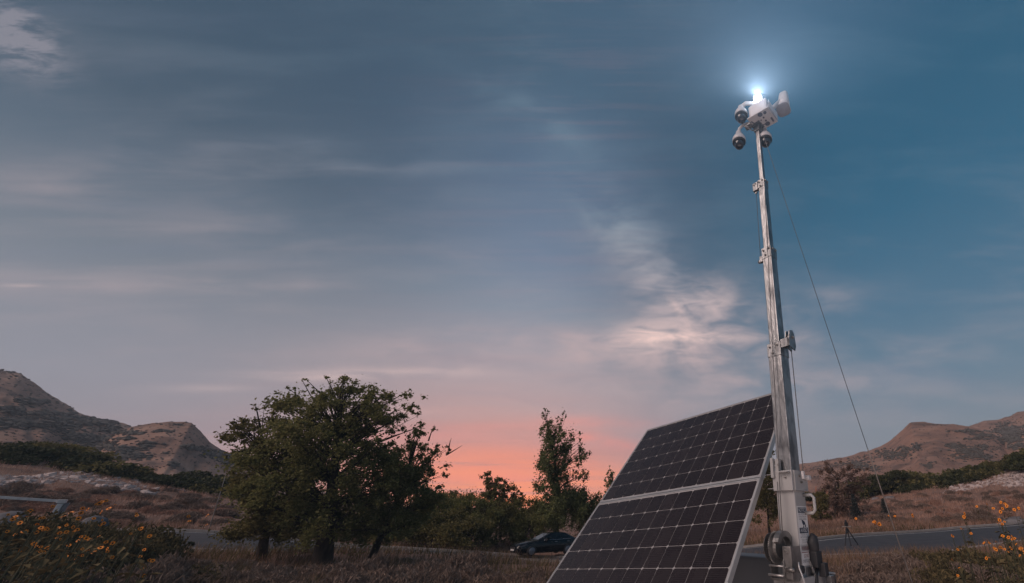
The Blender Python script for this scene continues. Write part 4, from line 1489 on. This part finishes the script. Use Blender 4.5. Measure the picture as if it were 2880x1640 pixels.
def panel(off, label):
    """12 by 6 cells; local origin at the top right corner of the cells"""
    root = empty('solar_panel', (0, 0, 0), label=label, cat='solar panel', group='solar panels on the trailer')
    o = PO + YA * off
    root.matrix_world = Matrix(((XA.x, YA.x, NA.x, o.x), (XA.y, YA.y, NA.y, o.y), (XA.z, YA.z, NA.z, o.z), (0, 0, 0, 1)))
    w, h = 12 * PITCH, 6 * PITCH
    e, t = .010, .012
    MB().box((-w - e, -h - e, -.004), (e, e, -.0005)).build('backsheet', M['sheet'], root)
    fr = MB()
    a, b_ = -.034, .004
    fr.box((e, -h - e - t, a), (e + t, e + t, b_), bev=.0015).box((-w - e - t, -h - e - t, a), (-w - e, e + t, b_), bev=.0015)
    fr.box((-w - e, e, a), (e, e + t, b_), bev=.0015).box((-w - e, -h - e - t, a), (e, -h - e, b_), bev=.0015)
    fr.build('frame', M['alu'], root)
    MB().box((-w * .6, -h * .35, -.03), (-w * .5, -h * .2, -.0045)).build('junction_box', M['black'], root)
    for r in range(6):
        for c_ in range(12):
            k = link('cell', CELL, root)
            k.location = (-(c_ + .5) * PITCH, -(r + .5) * PITCH, 0)
    return root


panel(0, 'upper solar panel of dark cells leaning towards the mast')
panel(-6 * PITCH - .05, 'lower solar panel of dark cells running out below the picture edge')
for k, (u, v) in enumerate(((-.55, .026), (-1.25, .026))):
    p = PO + XA * u + YA * v

# mast head ------------------------------------------------------------
zb = zm(354)
hd = thing('equipment_housing', 'white equipment box with dark round vents on top of the mast', 'equipment box')
# box: turned a little on the mast, underside towards the lens
hm = Matrix.Translation((.078, -.022, 0)) @ Matrix.Rotation(radians(6), 4, 'Z')
MB().box((-.125, -.115, zb), (.125, .115, zb + .012), hm, bev=.003).build('bottom_plate', M['housing'], hd)
MB().box((-.112, -.102, zb + .0125), (.112, .102, zb + .20), hm, bev=.025).build('box_body', M['housing'], hd)
MB().box((.1255, -.11, zb - .012), (.131, .11, zb + .05), hm, bev=.001).box((.136, -.10, zb + .01), (.14, .10, zb + .12), hm, bev=.001).build('side_fin', M['housing'], hd)


def under(px, py):
    """local point on the underside for a point of the enlarged head view"""
    o, r = Vector((0, 0, CAMZ)), ray(1980 + px / 5.2, 200 + py / 5.2)
    return loc(o + r * ((zb - CAMZ) / r.z))


for px, py, r in ((820, 635, .027), (890, 605, .018), (872, 677, .010), (930, 765, .027), (905, 722, .011), (835, 715, .007)):
    p = under(px, py)
    MB().lathe([(r * .6, -.007), (r, -.006), (r, .004), (r * .6, .005)], 10, Matrix.Translation((p.x, p.y, zb)), False).build('vent', M['vent'], hd)
p = under(1000, 705)
MB().box((-.032, -.010, zb - .005), (.032, .010, zb + .002), Matrix.Translation((p.x, p.y, 0)) @ Matrix.Rotation(radians(96), 4, 'Z')).build('slot', M['vent'], hd)
MB().box((-.035, -.035, zb - .10), (.035, .035, zb + .0), bev=.004).box((-.055, -.055, zb - .012), (.055, .055, zb - .0015), bev=.002).build('mounting_block', M['galv'], hd)
MB().tube([under(690, 740), under(760, 775), under(860, 785), under(905, 770)], .006, 7).build('wiring', M['vent'], hd)
MB().box((-.12, -.10, zb - .035), (-.045, -.03, zb - .004), Matrix.Rotation(radians(10), 4, 'Z'), bev=.003).tube([(-.10, -.12, zb - .03), (-.05, -.03, zb - .06), (-.02, .0, zb - .03)], .007, 7).tube([(-.075, -.12, zb - .055), (-.06, -.05, zb - .03)], .008, 7).build('clamp_bracket', M['steel'], hd)


def dome_camera(label, px, py, tilt=0.0, head=None):
    """px,py: enlarged-view point of the dark dome; a white hood with a dark ring and a smoked dome below"""
    o, r = Vector((0, 0, CAMZ)), ray(1980 + px / 5.2, 200 + py / 5.2)
    y = head
    pl_ = loc(o + r * ((y - loc(o).y) / r.dot(EY)))
    root = thing('security_camera', label, 'camera', 'dome cameras on the mast head')
    Mx = Matrix.Translation(pl_) @ Matrix.Rotation(tilt, 4, 'Y')
    MB().lathe([(.012, .150), (.03, .148), (.036, .10), (.058, .075), (.071, .045), (.074, .005), (.070, .0)], 26, Mx).build('hood', M['housing'], root)
    MB().lathe([(.050, .012), (.0715, -.001), (.0715, -.018), (.062, -.022), (.045, -.022)][::-1], 26, Mx).build('ring', M['black'], root)
    MB().lathe([(.004, -.098), (.022, -.094), (.040, -.080), (.051, -.058), (.056, -.034), (.056, -.014)], 26, Mx).build('dome', M['dome'], root)
    return root, pl_, Mx


c1, p1, m1 = dome_camera('dome camera highest at the left of the mast head', 546, 655, 0, -.16)
MB().tube([p1 + Vector((0, 0, .14)), p1 + Vector((.05, .03, .19)), p1 + Vector((.15, .1, .17))], .024, 10).build('arm', M['housing'], c1)
c2, p2_, m2 = dome_camera('dome camera hanging lowest from a curved white pipe', 513, 1035, 0, -.13)
e0 = ly(1980 + 640 / 5.2, 200 + 765 / 5.2, -.08)
MB().tube([p2_ + Vector((0, 0, .14)), ly(1980 + 500 / 5.2, 200 + 905 / 5.2, -.13), ly(1980 + 520 / 5.2, 200 + 840 / 5.2, -.12), ly(1980 + 570 / 5.2, 200 + 790 / 5.2, -.1), e0, e0 + Vector((.05, .05, .0))], .0165, 12).build('pipe', M['housing'], c2)
c3, p3_, m3 = dome_camera('dome camera half hidden behind the top tube of the mast', 898, 1005, 0, .075)
MB().tube([p3_ + Vector((0, 0, .14)), p3_ + Vector((0, 0, .20)), p3_ + Vector((.0, -.05, .28))], .020, 10).build('arm', M['housing'], c3)

# lit floodlight
fl = thing('floodlight', 'lit white floodlight glaring on top of the mast head', 'floodlight')
fp = ly(1980 + 785 / 5.2, 200 + 398 / 5.2, -.09)
tilt = Matrix.Translation(fp) @ (Matrix.Rotation(-TROT[2], 4, 'Z') @ Vector((-.22, -.95, -.62)).to_track_quat('Z', 'Y').to_matrix().to_4x4())
MB().lathe([(.03, -.075), (.046, -.05), (.052, -.012), (.053, -.002), (.047, .0), (.045, -.004)], 24, tilt).build('lamp_body', M['housing'], fl)
MB().lathe([(.038, -.004), (.037, .010), (.031, .022), (.019, .032), (.002, .036)], 24, tilt).build('lens', M['lamp'], fl)
MB().tube([fp + Vector((.0, .06, -.05)), Vector((.06, -.02, zb + .19))], .014, 8).build('bracket', M['housing'], fl)
pt = bpy.data.lights.new('floodlight_beam', 'SPOT')
pt.energy = 24000
pt.spot_size = radians(172)
pt.spot_blend = .12
pt.shadow_soft_size = .02
pt.color = (.62, .80, 1.0)
lo = bpy.data.objects.new('floodlight_beam', pt)
COL.objects.link(lo)
lo.parent = fl
lo.matrix_local = Matrix.Translation(tilt @ Vector((0, 0, .11))) @ (Matrix.Rotation(-TROT[2], 3, 'Z') @ Vector((.0, .985, -.15))).to_track_quat('Z', 'Y').to_matrix().to_4x4()

# loudspeaker at the right
sp = thing('loudspeaker', 'white rounded loudspeaker with a plain grey front at the right of the mast head', 'loudspeaker')
o_, r_ = Vector((0, 0, CAMZ)), ray(1980 + 1160 / 5.2, 200 + 565 / 5.2)
sc_ = loc(o_ + r_ * ((.19 - loc(o_).x) / r_.dot(EX)))
back = ly(1980 + 1165 / 5.2, 200 + 385 / 5.2, sc_.y + .10)
axis = (sc_ - back).normalized()
fm = Matrix.Translation(sc_) @ axis.to_track_quat('Z', 'Y').to_matrix().to_4x4()


def sup(w, h, z, k=5, n=28):
    out = []
    for i in range(n):
        t = 2 * pi * i / n
        c_, s_ = cos(t), sin(t)
        out.append(Vector((w * abs(c_) ** (2 / k) * (1 if c_ >= 0 else -1), h * abs(s_) ** (2 / k) * (1 if s_ >= 0 else -1), z)))
    return out


def loft(rings, mat, smooth=True):
    n = len(rings[0])
    vs = [mat @ v for r in rings for v in r]
    fs = [(i * n + k, i * n + (k + 1) % n, (i + 1) * n + (k + 1) % n, (i + 1) * n + k) for i in range(len(rings) - 1) for k in range(n)]
    fs += [tuple(range(n))[::-1], tuple((len(rings) - 1) * n + k for k in range(n))]
    return MB().add(vs, fs, smooth)


L_ = (sc_ - back).length
loft([sup(.052, .052, -L_ - .06, 3), sup(.056, .056, -L_, 3), sup(.060, .062, -L_ * .55, 3), sup(.080, .082, -.004, 3.2)], fm).build('horn_body', M['housing'], sp)
loft([sup(.0775, .0795, -.0035, 3.2), sup(.0775, .0795, .003, 3.2), sup(.070, .072, .005, 3.2)], fm).build('front', M['grille'], sp)
loft([sup(.061, .061, -L_ * .62, 3), sup(.065, .065, -L_ * .60, 3), sup(.065, .065, -L_ * .56, 3), sup(.062, .064, -L_ * .54, 3)], fm).build('band', M['housing'], sp)
MB().tube([back + Vector((0, 0, .0)), (.14, .05, zb + .17), (.08, .0, zb + .16)], [.02, .026, .026], 10).build('arm', M['housing'], sp)

# ------------------------------------------------------------------ black car
def car(px, py, zc, heading, label):
    """local x runs from the nose backwards, y to the right-hand side of the view, z up"""
    p = at(px, py, zc)
    p.z = float(ground([p.x], [p.y], False)[0]) + .005
    root = empty('car', p, (0, 0, heading), label, 'car')

    def section(w, zb_, zs_, zt_, crown):
        h = [(w * .93, zb_), (w, zb_ + .10), (w * 1.0, zb_ + (zs_ - zb_) * .6), (w * .965, zs_), (w * .86, zt_), (w * .5, zt_ + crown * .8), (0, zt_ + crown)]
        return [(-y, z) for y, z in h] + [(y, z) for y, z in h[::-1][1:]]
    st_b = [(-.02, .62, .34, .52, .58, .02), (.06, .76, .24, .60, .69, .03), (.30, .86, .20, .68, .77, .04), (.75, .90, .19, .76, .85, .05), (1.25, .92, .19, .83, .92, .05), (1.60, .925, .19, .88, .97, .04), (2.6, .93, .19, .91, .98, .0),
            (3.7, .93, .19, .95, 1.01, .0), (4.2, .91, .20, .97, 1.05, .03), (4.55, .87, .24, .98, 1.05, .03), (4.78, .80, .30, .92, 1.00, .02), (4.86, .70, .40, .80, .88, .0)]
    rings = [[Vector((x, a, b_)) for a, b_ in section(w, z0, z1, z2, c_)] for x, w, z0, z1, z2, c_ in st_b]
    n = len(rings[0])
    vs = [v for r_ in rings for v in r_]
    fs = [(i * n + k, i * n + k + 1, (i + 1) * n + k + 1, (i + 1) * n + k) for i in range(len(rings) - 1) for k in range(n - 1)]
    fs += [(i * n + n - 1, i * n, (i + 1) * n, (i + 1) * n + n - 1) for i in range(len(rings) - 1)]
    fs += [tuple(range(n))[::-1], tuple((len(rings) - 1) * n + k for k in range(n))]
    MB().add(vs, fs, True).build('body', M['carpaint'], root)
    # cabin: belt line and roof line
    belt = [(1.45, .60, .98), (1.75, .80, .98), (2.6, .83, .98), (3.5, .83, 1.0), (4.05, .78, 1.03), (4.40, .62, 1.06)]
    roof = [(2.28, .48, 1.37), (2.36, .58, 1.40), (2.75, .62, 1.455), (3.2, .62, 1.45), (3.55, .59, 1.41), (3.66, .50, 1.38)]
    c_ = MB()
    m_ = len(belt)
    vb = [Vector((x, s_ * w, z)) for s_ in (-1, 1) for x, w, z in belt]
    vr = [Vector((x, s_ * w, z)) for s_ in (-1, 1) for x, w, z in roof]
    vt = vb + vr
    f_ = []
    for i in range(m_ - 1):
        f_.append((i, i + 1, 2 * m_ + i + 1, 2 * m_ + i))
        f_.append((m_ + i + 1, m_ + i, 3 * m_ + i, 3 * m_ + i + 1))
        f_.append((2 * m_ + i, 2 * m_ + i + 1, 3 * m_ + i + 1, 3 * m_ + i))
    f_ += [(0, 2 * m_, 3 * m_, m_), (m_ - 1, 2 * m_ - 1, 4 * m_ - 1, 3 * m_ - 1)]
    c_.add(vt, f_).build('cabin', M['carpaint'], root)

    def pane(a, b_, c0, d, name, push):
        q = [Vector(v) for v in (a, b_, c0, d)]
        nrm = (q[1] - q[0]).cross(q[3] - q[0]).normalized() * push
        mid = sum(q, Vector()) / 4
        q = [mid + (v - mid) * .92 for v in q]
        MB().add([v + nrm for v in q] + [v + nrm * 2.2 for v in q], [(3, 2, 1, 0), (4, 5, 6, 7), (0, 1, 5, 4), (1, 2, 6, 5), (2, 3, 7, 6), (3, 0, 4, 7)]).build(name, M['carglass'], root)
    for s_ in (-1, 1):
        B_ = lambda x, i: Vector((x, s_ * np.interp(x, [q[0] for q in belt], [q[1] for q in belt]), np.interp(x, [q[0] for q in belt], [q[2] for q in belt]) + .02))
        T_ = lambda x: Vector((x, s_ * np.interp(x, [q[0] for q in roof], [q[1] for q in roof]), np.interp(x, [q[0] for q in roof], [q[2] for q in roof]) - .03))
        for (b0, b1, t0, t1) in ((1.78, 2.78, 2.40, 2.80), (2.84, 3.72, 2.86, 3.42), (3.76, 4.08, 3.46, 3.60)):
            pane(B_(b0, 0), B_(b1, 0), T_(t1), T_(t0), 'side_window', -s_ * -.006 * 1)
        MB().tube([B_(1.80, 0) + Vector((0, s_ * .012, -.02)), B_(2.8, 0) + Vector((0, s_ * .012, -.02)), B_(4.0, 0) + Vector((0, s_ * .012, -.02)), T_(3.62) + Vector((0, s_ * .03, -.02))], .012, 5).build('window_trim', M['chrome'], root)
        for hx in (2.62, 3.62):
            MB().box((hx, s_ * .935 - .012, .85), (hx + .2, s_ * .935 + .012, .88), bev=.008).build('door_handle', M['chrome'], root)
        MB().box((1.95, s_ * .90 - .02, .98), (2.12, s_ * 1.06, 1.10), bev=.03).build('mirror', M['carpaint'], root)
        MB().prism([(.10, .62), (.42, .74), (.62, .77), (.5, .66), (.2, .58)], 1, s_ * .80, s_ * .885).build('headlight', M['headlight'], root)
        for wx in (.98, 3.76):
            w_ = MB().lathe([(.20, -.10), (.31, -.11), (.335, -.07), (.335, .07), (.31, .11), (.20, .10)], 28, Matrix.Translation((wx, s_ * .84, .335)) @ Matrix.Rotation(pi / 2, 4, 'X')).build('wheel', M['black'], root)
            rm = MB().lathe([(.215, -.02), (.225, .0), (.215, .02)], 24, Matrix.Translation((wx, s_ * .945, .335)) @ Matrix.Rotation(pi / 2, 4, 'X'))
            for k in range(7):
                t = k * 2 * pi / 7
                u, v_ = Vector((cos(t), 0, sin(t))), Vector((-sin(t), 0, cos(t)))
                ce = Vector((wx, s_ * .955, .335))
                q = [ce + u * .02 + v_ * .022, ce + u * .02 - v_ * .022, ce + u * .215 - v_ * .030, ce + u * .215 + v_ * .030]
                rm.add(q + [v + Vector((0, s_ * .015, 0)) for v in q], [(0, 1, 2, 3), (7, 6, 5, 4), (0, 4, 5, 1), (1, 5, 6, 2), (2, 6, 7, 3), (3, 7, 4, 0)])
            rm.build('rim', M['rim'], w_)
    pane((1.50, -.60, 1.0), (1.50, .60, 1.0), (2.26, .46, 1.36), (2.26, -.46, 1.36), 'windscreen', -.006)
    pane((4.36, -.58, 1.07), (4.36, .58, 1.07), (3.68, .48, 1.36), (3.68, -.48, 1.36), 'rear_window', .006)
    MB().box((-.035, -.42, .46), (-.02, .42, .58), bev=.006).build('grille', M['black'], root)
    MB().box((-.045, -.26, .36), (-.03, .26, .46), bev=.004).build('number_plate', M['gatewhite'], root)
    return root


qn = at(1452, 1557, 30.0)
car(1440, 1557, 29.0, radians(45), 'black saloon car parked on the road behind the solar panels')

# ------------------------------------------------------------------ barrier gate
gq = foot(143, 1462, 46)
gz = zc_of(gq)
gt = empty('barrier_gate', gq, label='red and white striped barrier arm on a pale post by the road', cat='barrier')
gh = at(172, 1408, gz).z - gq[2]
e0 = at(0, 1398, gz * .98)
adir = Vector((e0.x - gq[0], e0.y - gq[1], 0)).normalized()
gr = Matrix.Rotation(atan2(adir.y, adir.x), 4, 'Z')
MB().box((-.11, -.11, -.5), (.11, .11, gh * .92), gr, bev=.03).build('post', M['gatewhite'], gt)
MB().box((-.15, -.13, gh * .92 + .01), (.18, .13, gh * 1.05), gr, bev=.03).build('head', M['gatewhite'], gt)
MB().box((-.30, -.07, gh * .6), (-.125, .07, gh * .95), gr, bev=.03).build('counterweight', M['grille'], gt)
for z in (.35, .6):
    MB().box((-.08, -.125, gh * z), (.08, -.113, gh * (z + .14)), gr).build('plate', M['sheet'], gt)
slope = (e0.z - gq[2] - gh) / max((Vector((e0.x, e0.y, 0)) - Vector((gq[0], gq[1], 0))).length, .1)
ar = gr @ Matrix.Translation((.15, -.02, gh)) @ Matrix.Rotation(-math.atan(slope), 4, 'Y')
arm = MB().box((0, -.04, -.07), (9.0, .04, .07), ar, bev=.01).build('arm', M['gatewhite'], gt)
for k in range(9):
    MB().box((.45 + k, -.047, -.062), (1.0 + k, -.0405, .062), ar).build('stripe', M['redstripe'], arm)

# ------------------------------------------------------------------ tripod with a small camera on the road
tq = Vector(foot(2388, 1534))
tz = zc_of(tq)
tp = empty('tripod', tq, label='black camera tripod standing on the road right of the mast', cat='tripod')
th = at(2388, 1484, tz).z - tq.z
for k, (px, py) in enumerate(((2377, 1537), (2394, 1536), (2414, 1535))):
    f_ = Vector(foot(px, py)) - tq
    f_.z = -.0
    MB().tube([(0, 0, th * .98), f_ * .55 + Vector((0, 0, th * .45)), f_], [.04, .034, .028], 6).build('leg', M['black'], tp)
MB().tube([(0, 0, th * .75), (0, 0, th * 1.02)], .03, 8).build('column', M['black'], tp)
MB().box((-.25, -.05, th * 1.02), (.25, .05, th * 1.02 + .05), bev=.01).build('platform', M['strap'], tp)
MB().box((-.09, -.08, th * 1.02 + .055), (.10, .08, th * 1.02 + .24), bev=.02).tube([(0, 0, th * 1.02 + .23), (0, 0, th * 1.02 + .38)], .06, 8).build('camera_body', M['black'], tp)

# ------------------------------------------------------------------ far house
d = ray(2312, 1392)
hh = sqrt(d.x ** 2 + d.y ** 2)
hx, hy = d.x / hh * 128, d.y / hh * 128
hz0, hz1 = CAMZ + ray(2312, 1396).z / hh * 128, CAMZ + ray(2312, 1376).z / hh * 128
hs = empty('house', (hx, hy, hz0 - 3), (0, 0, -.2), 'small terracotta house beyond the bank, seen beside the mast', 'house')
H_ = hz1 - hz0
MB().box((-1.6, -2, 0), (1.5, 2, 3 + H_ * .66)).build('wall', M['terracotta'], hs)
rf = MB().prism([(-2.2, 3 + H_ * .66 + .01), (2.2, 3 + H_ * .66 + .01), (0, 3 + H_ * 1.02)], 0, -1.75, 1.65).build('roof', M['rooftile'], hs)
MB().box((-1.7, -2.3, 3), (-1.3, -1.9, 3 + H_ * 1.35)).build('chimney', M['terracotta'], rf)
for x in (-.7, .6):
    w_ = MB().box((x - .3, -2.05, 3 + H_ * .25), (x + .3, -2.005, 3 + H_ * .55)).build('window', M['gatewhite'], hs)
    MB().box((x - .24, -2.07, 3 + H_ * .28), (x + .24, -2.052, 3 + H_ * .52)).build('pane', M['carglass'], w_)

# mirror ghost of the guy strap left of the trees, built as a rod
pz = 24.0
p0, p1 = at(598, 1456, pz), at(636, 1332, pz)
MB().tube([p0 + (p0 - p1) * .7 - p0, Vector((0, 0, 0)), p1 - p0], [.022, .022, .016], 6).build('mirrored_strap', M['strap'], None, 'thin pale mirror ghost of the guy strap leaning beside the left end of the trees', 'mirrored strap').location = p0


# ------------------------------------------------------------------ sunflowers
def petal_mesh(n, seed):
    rg = random.Random(seed)
    mb_ = MB()
    for k in range(n):
        t = 2 * pi * k / n + rg.uniform(-.1, .1)
        L, wd = rg.uniform(.42, .54), .13
        tip = Vector((cos(t) * L, sin(t) * L, rg.uniform(-.06, .10)))
        mid = Vector((cos(t) * L * .55, sin(t) * L * .55, .05))
        sd = Vector((-sin(t), cos(t), 0)) * wd
        b0 = Vector((cos(t) * .13, sin(t) * .13, 0))
        mb_.add([b0 - sd * .4, b0 + sd * .4, mid + sd, tip, mid - sd], [(0, 1, 2, 4), (4, 2, 3)])
    me = bpy.data.meshes.new('petals')
    me.from_pydata([tuple(v) for v in mb_.v], [], mb_.f)
    me.materials.append(M['petal'])
    return me


PET = [petal_mesh(13 + i, i) for i in range(4)]
dm = MB().lathe([(.15, -.02), (.175, .02), (.13, .07), (.03, .09)], 12)
DISC = bpy.data.meshes.new('flower_disc')
DISC.from_pydata([tuple(v) for v in dm.v], [], dm.f)
DISC.materials.append(M['disc'])
sm = MB().tube([(0, 0, -.05), (.01, .012, .4), (-.008, .0, .8), (0, 0, 1.0)], [.012, .010, .007, .005], 5)
STEM = bpy.data.meshes.new('stem')
STEM.from_pydata([tuple(v) for v in sm.v], [], sm.f)
STEM.materials.append(M['stem'])


def leaf_set(seed):
    rg = random.Random(seed)
    mb_ = MB()
    for k in range(9):
        z, t, L = rg.uniform(.15, .92), rg.uniform(0, 6.28), rg.uniform(.09, .19)
        u, s_ = Vector((cos(t), sin(t), rg.uniform(-.4, .3))), Vector((-sin(t), cos(t), 0))
        b0 = Vector((0, 0, z))
        mb_.add([b0, b0 + u * L * .45 + s_ * L * .3, b0 + u * L + Vector((0, 0, -.04)), b0 + u * L * .45 - s_ * L * .3], [(0, 1, 2), (0, 2, 3)])
    me = bpy.data.meshes.new('leaves')
    me.from_pydata([tuple(v) for v in mb_.v], [], mb_.f)
    me.materials.append(M['weed'])
    return me


LEAFS = [leaf_set(i) for i in range(4)]


def sunflower(px, py, size, zc, label, group):
    """stands on the ground with its head where the photograph shows one"""
    for z in np.arange(zc + R.uniform(0, 2.5), zc + 30, .5):
        h = at(px, py, z)
        g = float(ground([h.x], [h.y])[0])
        if .5 < h.z - g < 1.75 and road_dist(h.x, h.y)[0] > HALF + .4:
            break
    else:
        return
    hgt = h.z - g
    s_ = size * z / F * R.uniform(.6, .95)
    root = empty('sunflower', (h.x, h.y, g), label=label, cat='sunflower', group=group)
    st2 = link('stem', STEM, root)
    st2.scale = (1, 1, hgt)
    st2.rotation_euler = (0, 0, R.uniform(0, 6.28))
    lf = link('leaves', R.choice(LEAFS), root)
    lf.scale = (1.2, 1.2, hgt)
    lf.rotation_euler = (0, 0, R.uniform(0, 6.28))
    pt_ = link('petals', R.choice(PET), root)
    to = Vector((-h.x, -h.y, CAMZ - h.z)).normalized() + Vector((R.uniform(-1.3, 1.3), R.uniform(-.6, .9), R.uniform(-.2, 1.1)))
    pt_.location = (0, 0, hgt)
    pt_.rotation_euler = to.to_track_quat('Z', 'Y').to_euler()
    pt_.scale = (s_, s_, s_)
    link('disc', DISC, pt_)


LF = [(1190, 255), (1262, 270), (1385, 195), (1430, 185), (1465, 160), (1525, 145), (1655, 200), (1565, 258), (1458, 310), (1350, 400), (1470, 425), (1492, 470), (1440, 495), (118, 345), (228, 370), (183, 415), (440, 290), (765, 155), (628, 390),
      (915, 370), (1130, 400), (535, 485), (960, 485), (1055, 525), (210, 635), (340, 590), (525, 600), (625, 565), (665, 540), (955, 595), (1030, 610), (1265, 690), (1425, 655), (1525, 740), (1620, 755), (1185, 840), (1245, 850), (1350, 885),
      (1450, 820), (1545, 835), (1185, 935), (520, 800), (585, 810), (572, 870), (680, 825), (300, 860), (640, 900), (885, 970), (955, 945), (1100, 990), (1120, 720), (820, 680), (870, 700), (2075, 850), (2150, 1000), (2045, 1125), (2070, 1225),
      (1880, 620), (2005, 550), (2035, 545), (2150, 655), (1615, 960), (1960, 330), (1285, 700), (1210, 660), (860, 610), (240, 600), (1165, 320)]
RF = [(268, 1048), (468, 948), (605, 975), (620, 978), (652, 993), (643, 1018), (630, 1045), (775, 930), (780, 1000), (915, 925), (730, 925), (1270, 1192), (1285, 1340), (1270, 1398), (1295, 1027), (1308, 1030), (1375, 1065), (1228, 1085), (1550, 868),
      (1500, 835), (1610, 820), (1640, 830), (1660, 838), (1608, 895), (1715, 878), (1752, 868), (1600, 960), (1590, 985), (1618, 998), (1518, 1140), (1570, 1130), (1625, 1085), (1715, 1105), (1760, 1190), (1770, 1180), (1665, 1210), (1610, 1175),
      (1560, 1185), (1515, 1255), (1760, 1240), (1325, 910), (1320, 935), (1228, 1275), (1700, 1110), (1640, 1190), (1730, 1150), (1785, 1215)]
XF = [(530, 1452), (533, 1466), (581, 1476), (640, 1473), (632, 1482), (634, 1492), (645, 1468), (385, 1450), (583, 1450)]
LF += [(x + R.gauss(0, 60), y + R.gauss(0, 45)) for x, y in LF[13:57] if R.random() < .75]
RF += [(x + R.gauss(0, 40), y + R.gauss(0, 26)) for x, y in RF[18:40] if R.random() < .9]
def spot(px, py):
    if px < 1200:
        w = ('left of the barrier post' if px < 110 else 'below the barrier post' if px < 200 else 'before the purplish boulder' if px < 300 else 'right of the purplish boulder' if px < 380 else 'near the left road end')
    else:
        w = ('close to the tripod' if px < 2440 else 'near the guy wire' if px < 2560 else 'left of the right-hand boulder' if px < 2760 else 'before the right-hand boulder' if px < 2830 else 'at the far right edge')
    h = 'topmost' if py < 1440 else 'upper' if py < 1475 else 'middle' if py < 1515 else 'lower' if py < 1560 else 'lowest'
    return h, w


for x, y in LF:
    px, py = x / 5.114, 1380 + y / 5.114
    far = py < 1446
    sunflower(px, py, R.uniform(11, 14), 20 if far else 6.2, '%s orange sunflower in the left thicket, %s' % spot(px, py) if not far else '%s orange sunflower on the left bank, %s' % spot(px, py), 'sunflowers left of the road' if not far else 'sunflowers on the bank by the barrier')
for x, y in RF:
    px, py = 2240 + x / 2.8, 1120 + y / 2.8
    if px > 2878:
        continue
    far = px < 2600 and py < 1500
    sunflower(px, py, R.uniform(11, 14), 22 if far else 7, '%s orange sunflower on the verge beyond the road, %s' % spot(px, py) if far else '%s orange sunflower in the right thicket, %s' % spot(px, py), 'sunflowers beyond the road on the right' if far else 'sunflowers at the far right')
for px, py in XF:
    sunflower(px, py, R.uniform(9, 12), 20, 'orange sunflower on the bank above the road, left of the trees', 'sunflowers on the bank left of the trees')

# ------------------------------------------------------------------ thin dusk haze over the whole place
hz = bpy.data.materials.new('haze')
hz.use_nodes = True
hz.node_tree.nodes.remove(hz.node_tree.nodes['Principled BSDF'])
pv = hz.node_tree.nodes.new('ShaderNodeVolumePrincipled')
pv.inputs['Color'].default_value = (.86, .92, 1.0, 1)
pv.inputs['Density'].default_value = .00025
hz.node_tree.links.new(pv.outputs[0], hz.node_tree.nodes['Material Output'].inputs['Volume'])
MB().box((-1620, -1620, -9), (1620, 1620, 190)).build('haze', hz, None, 'thin pale dusk haze over the whole place', kind='stuff')
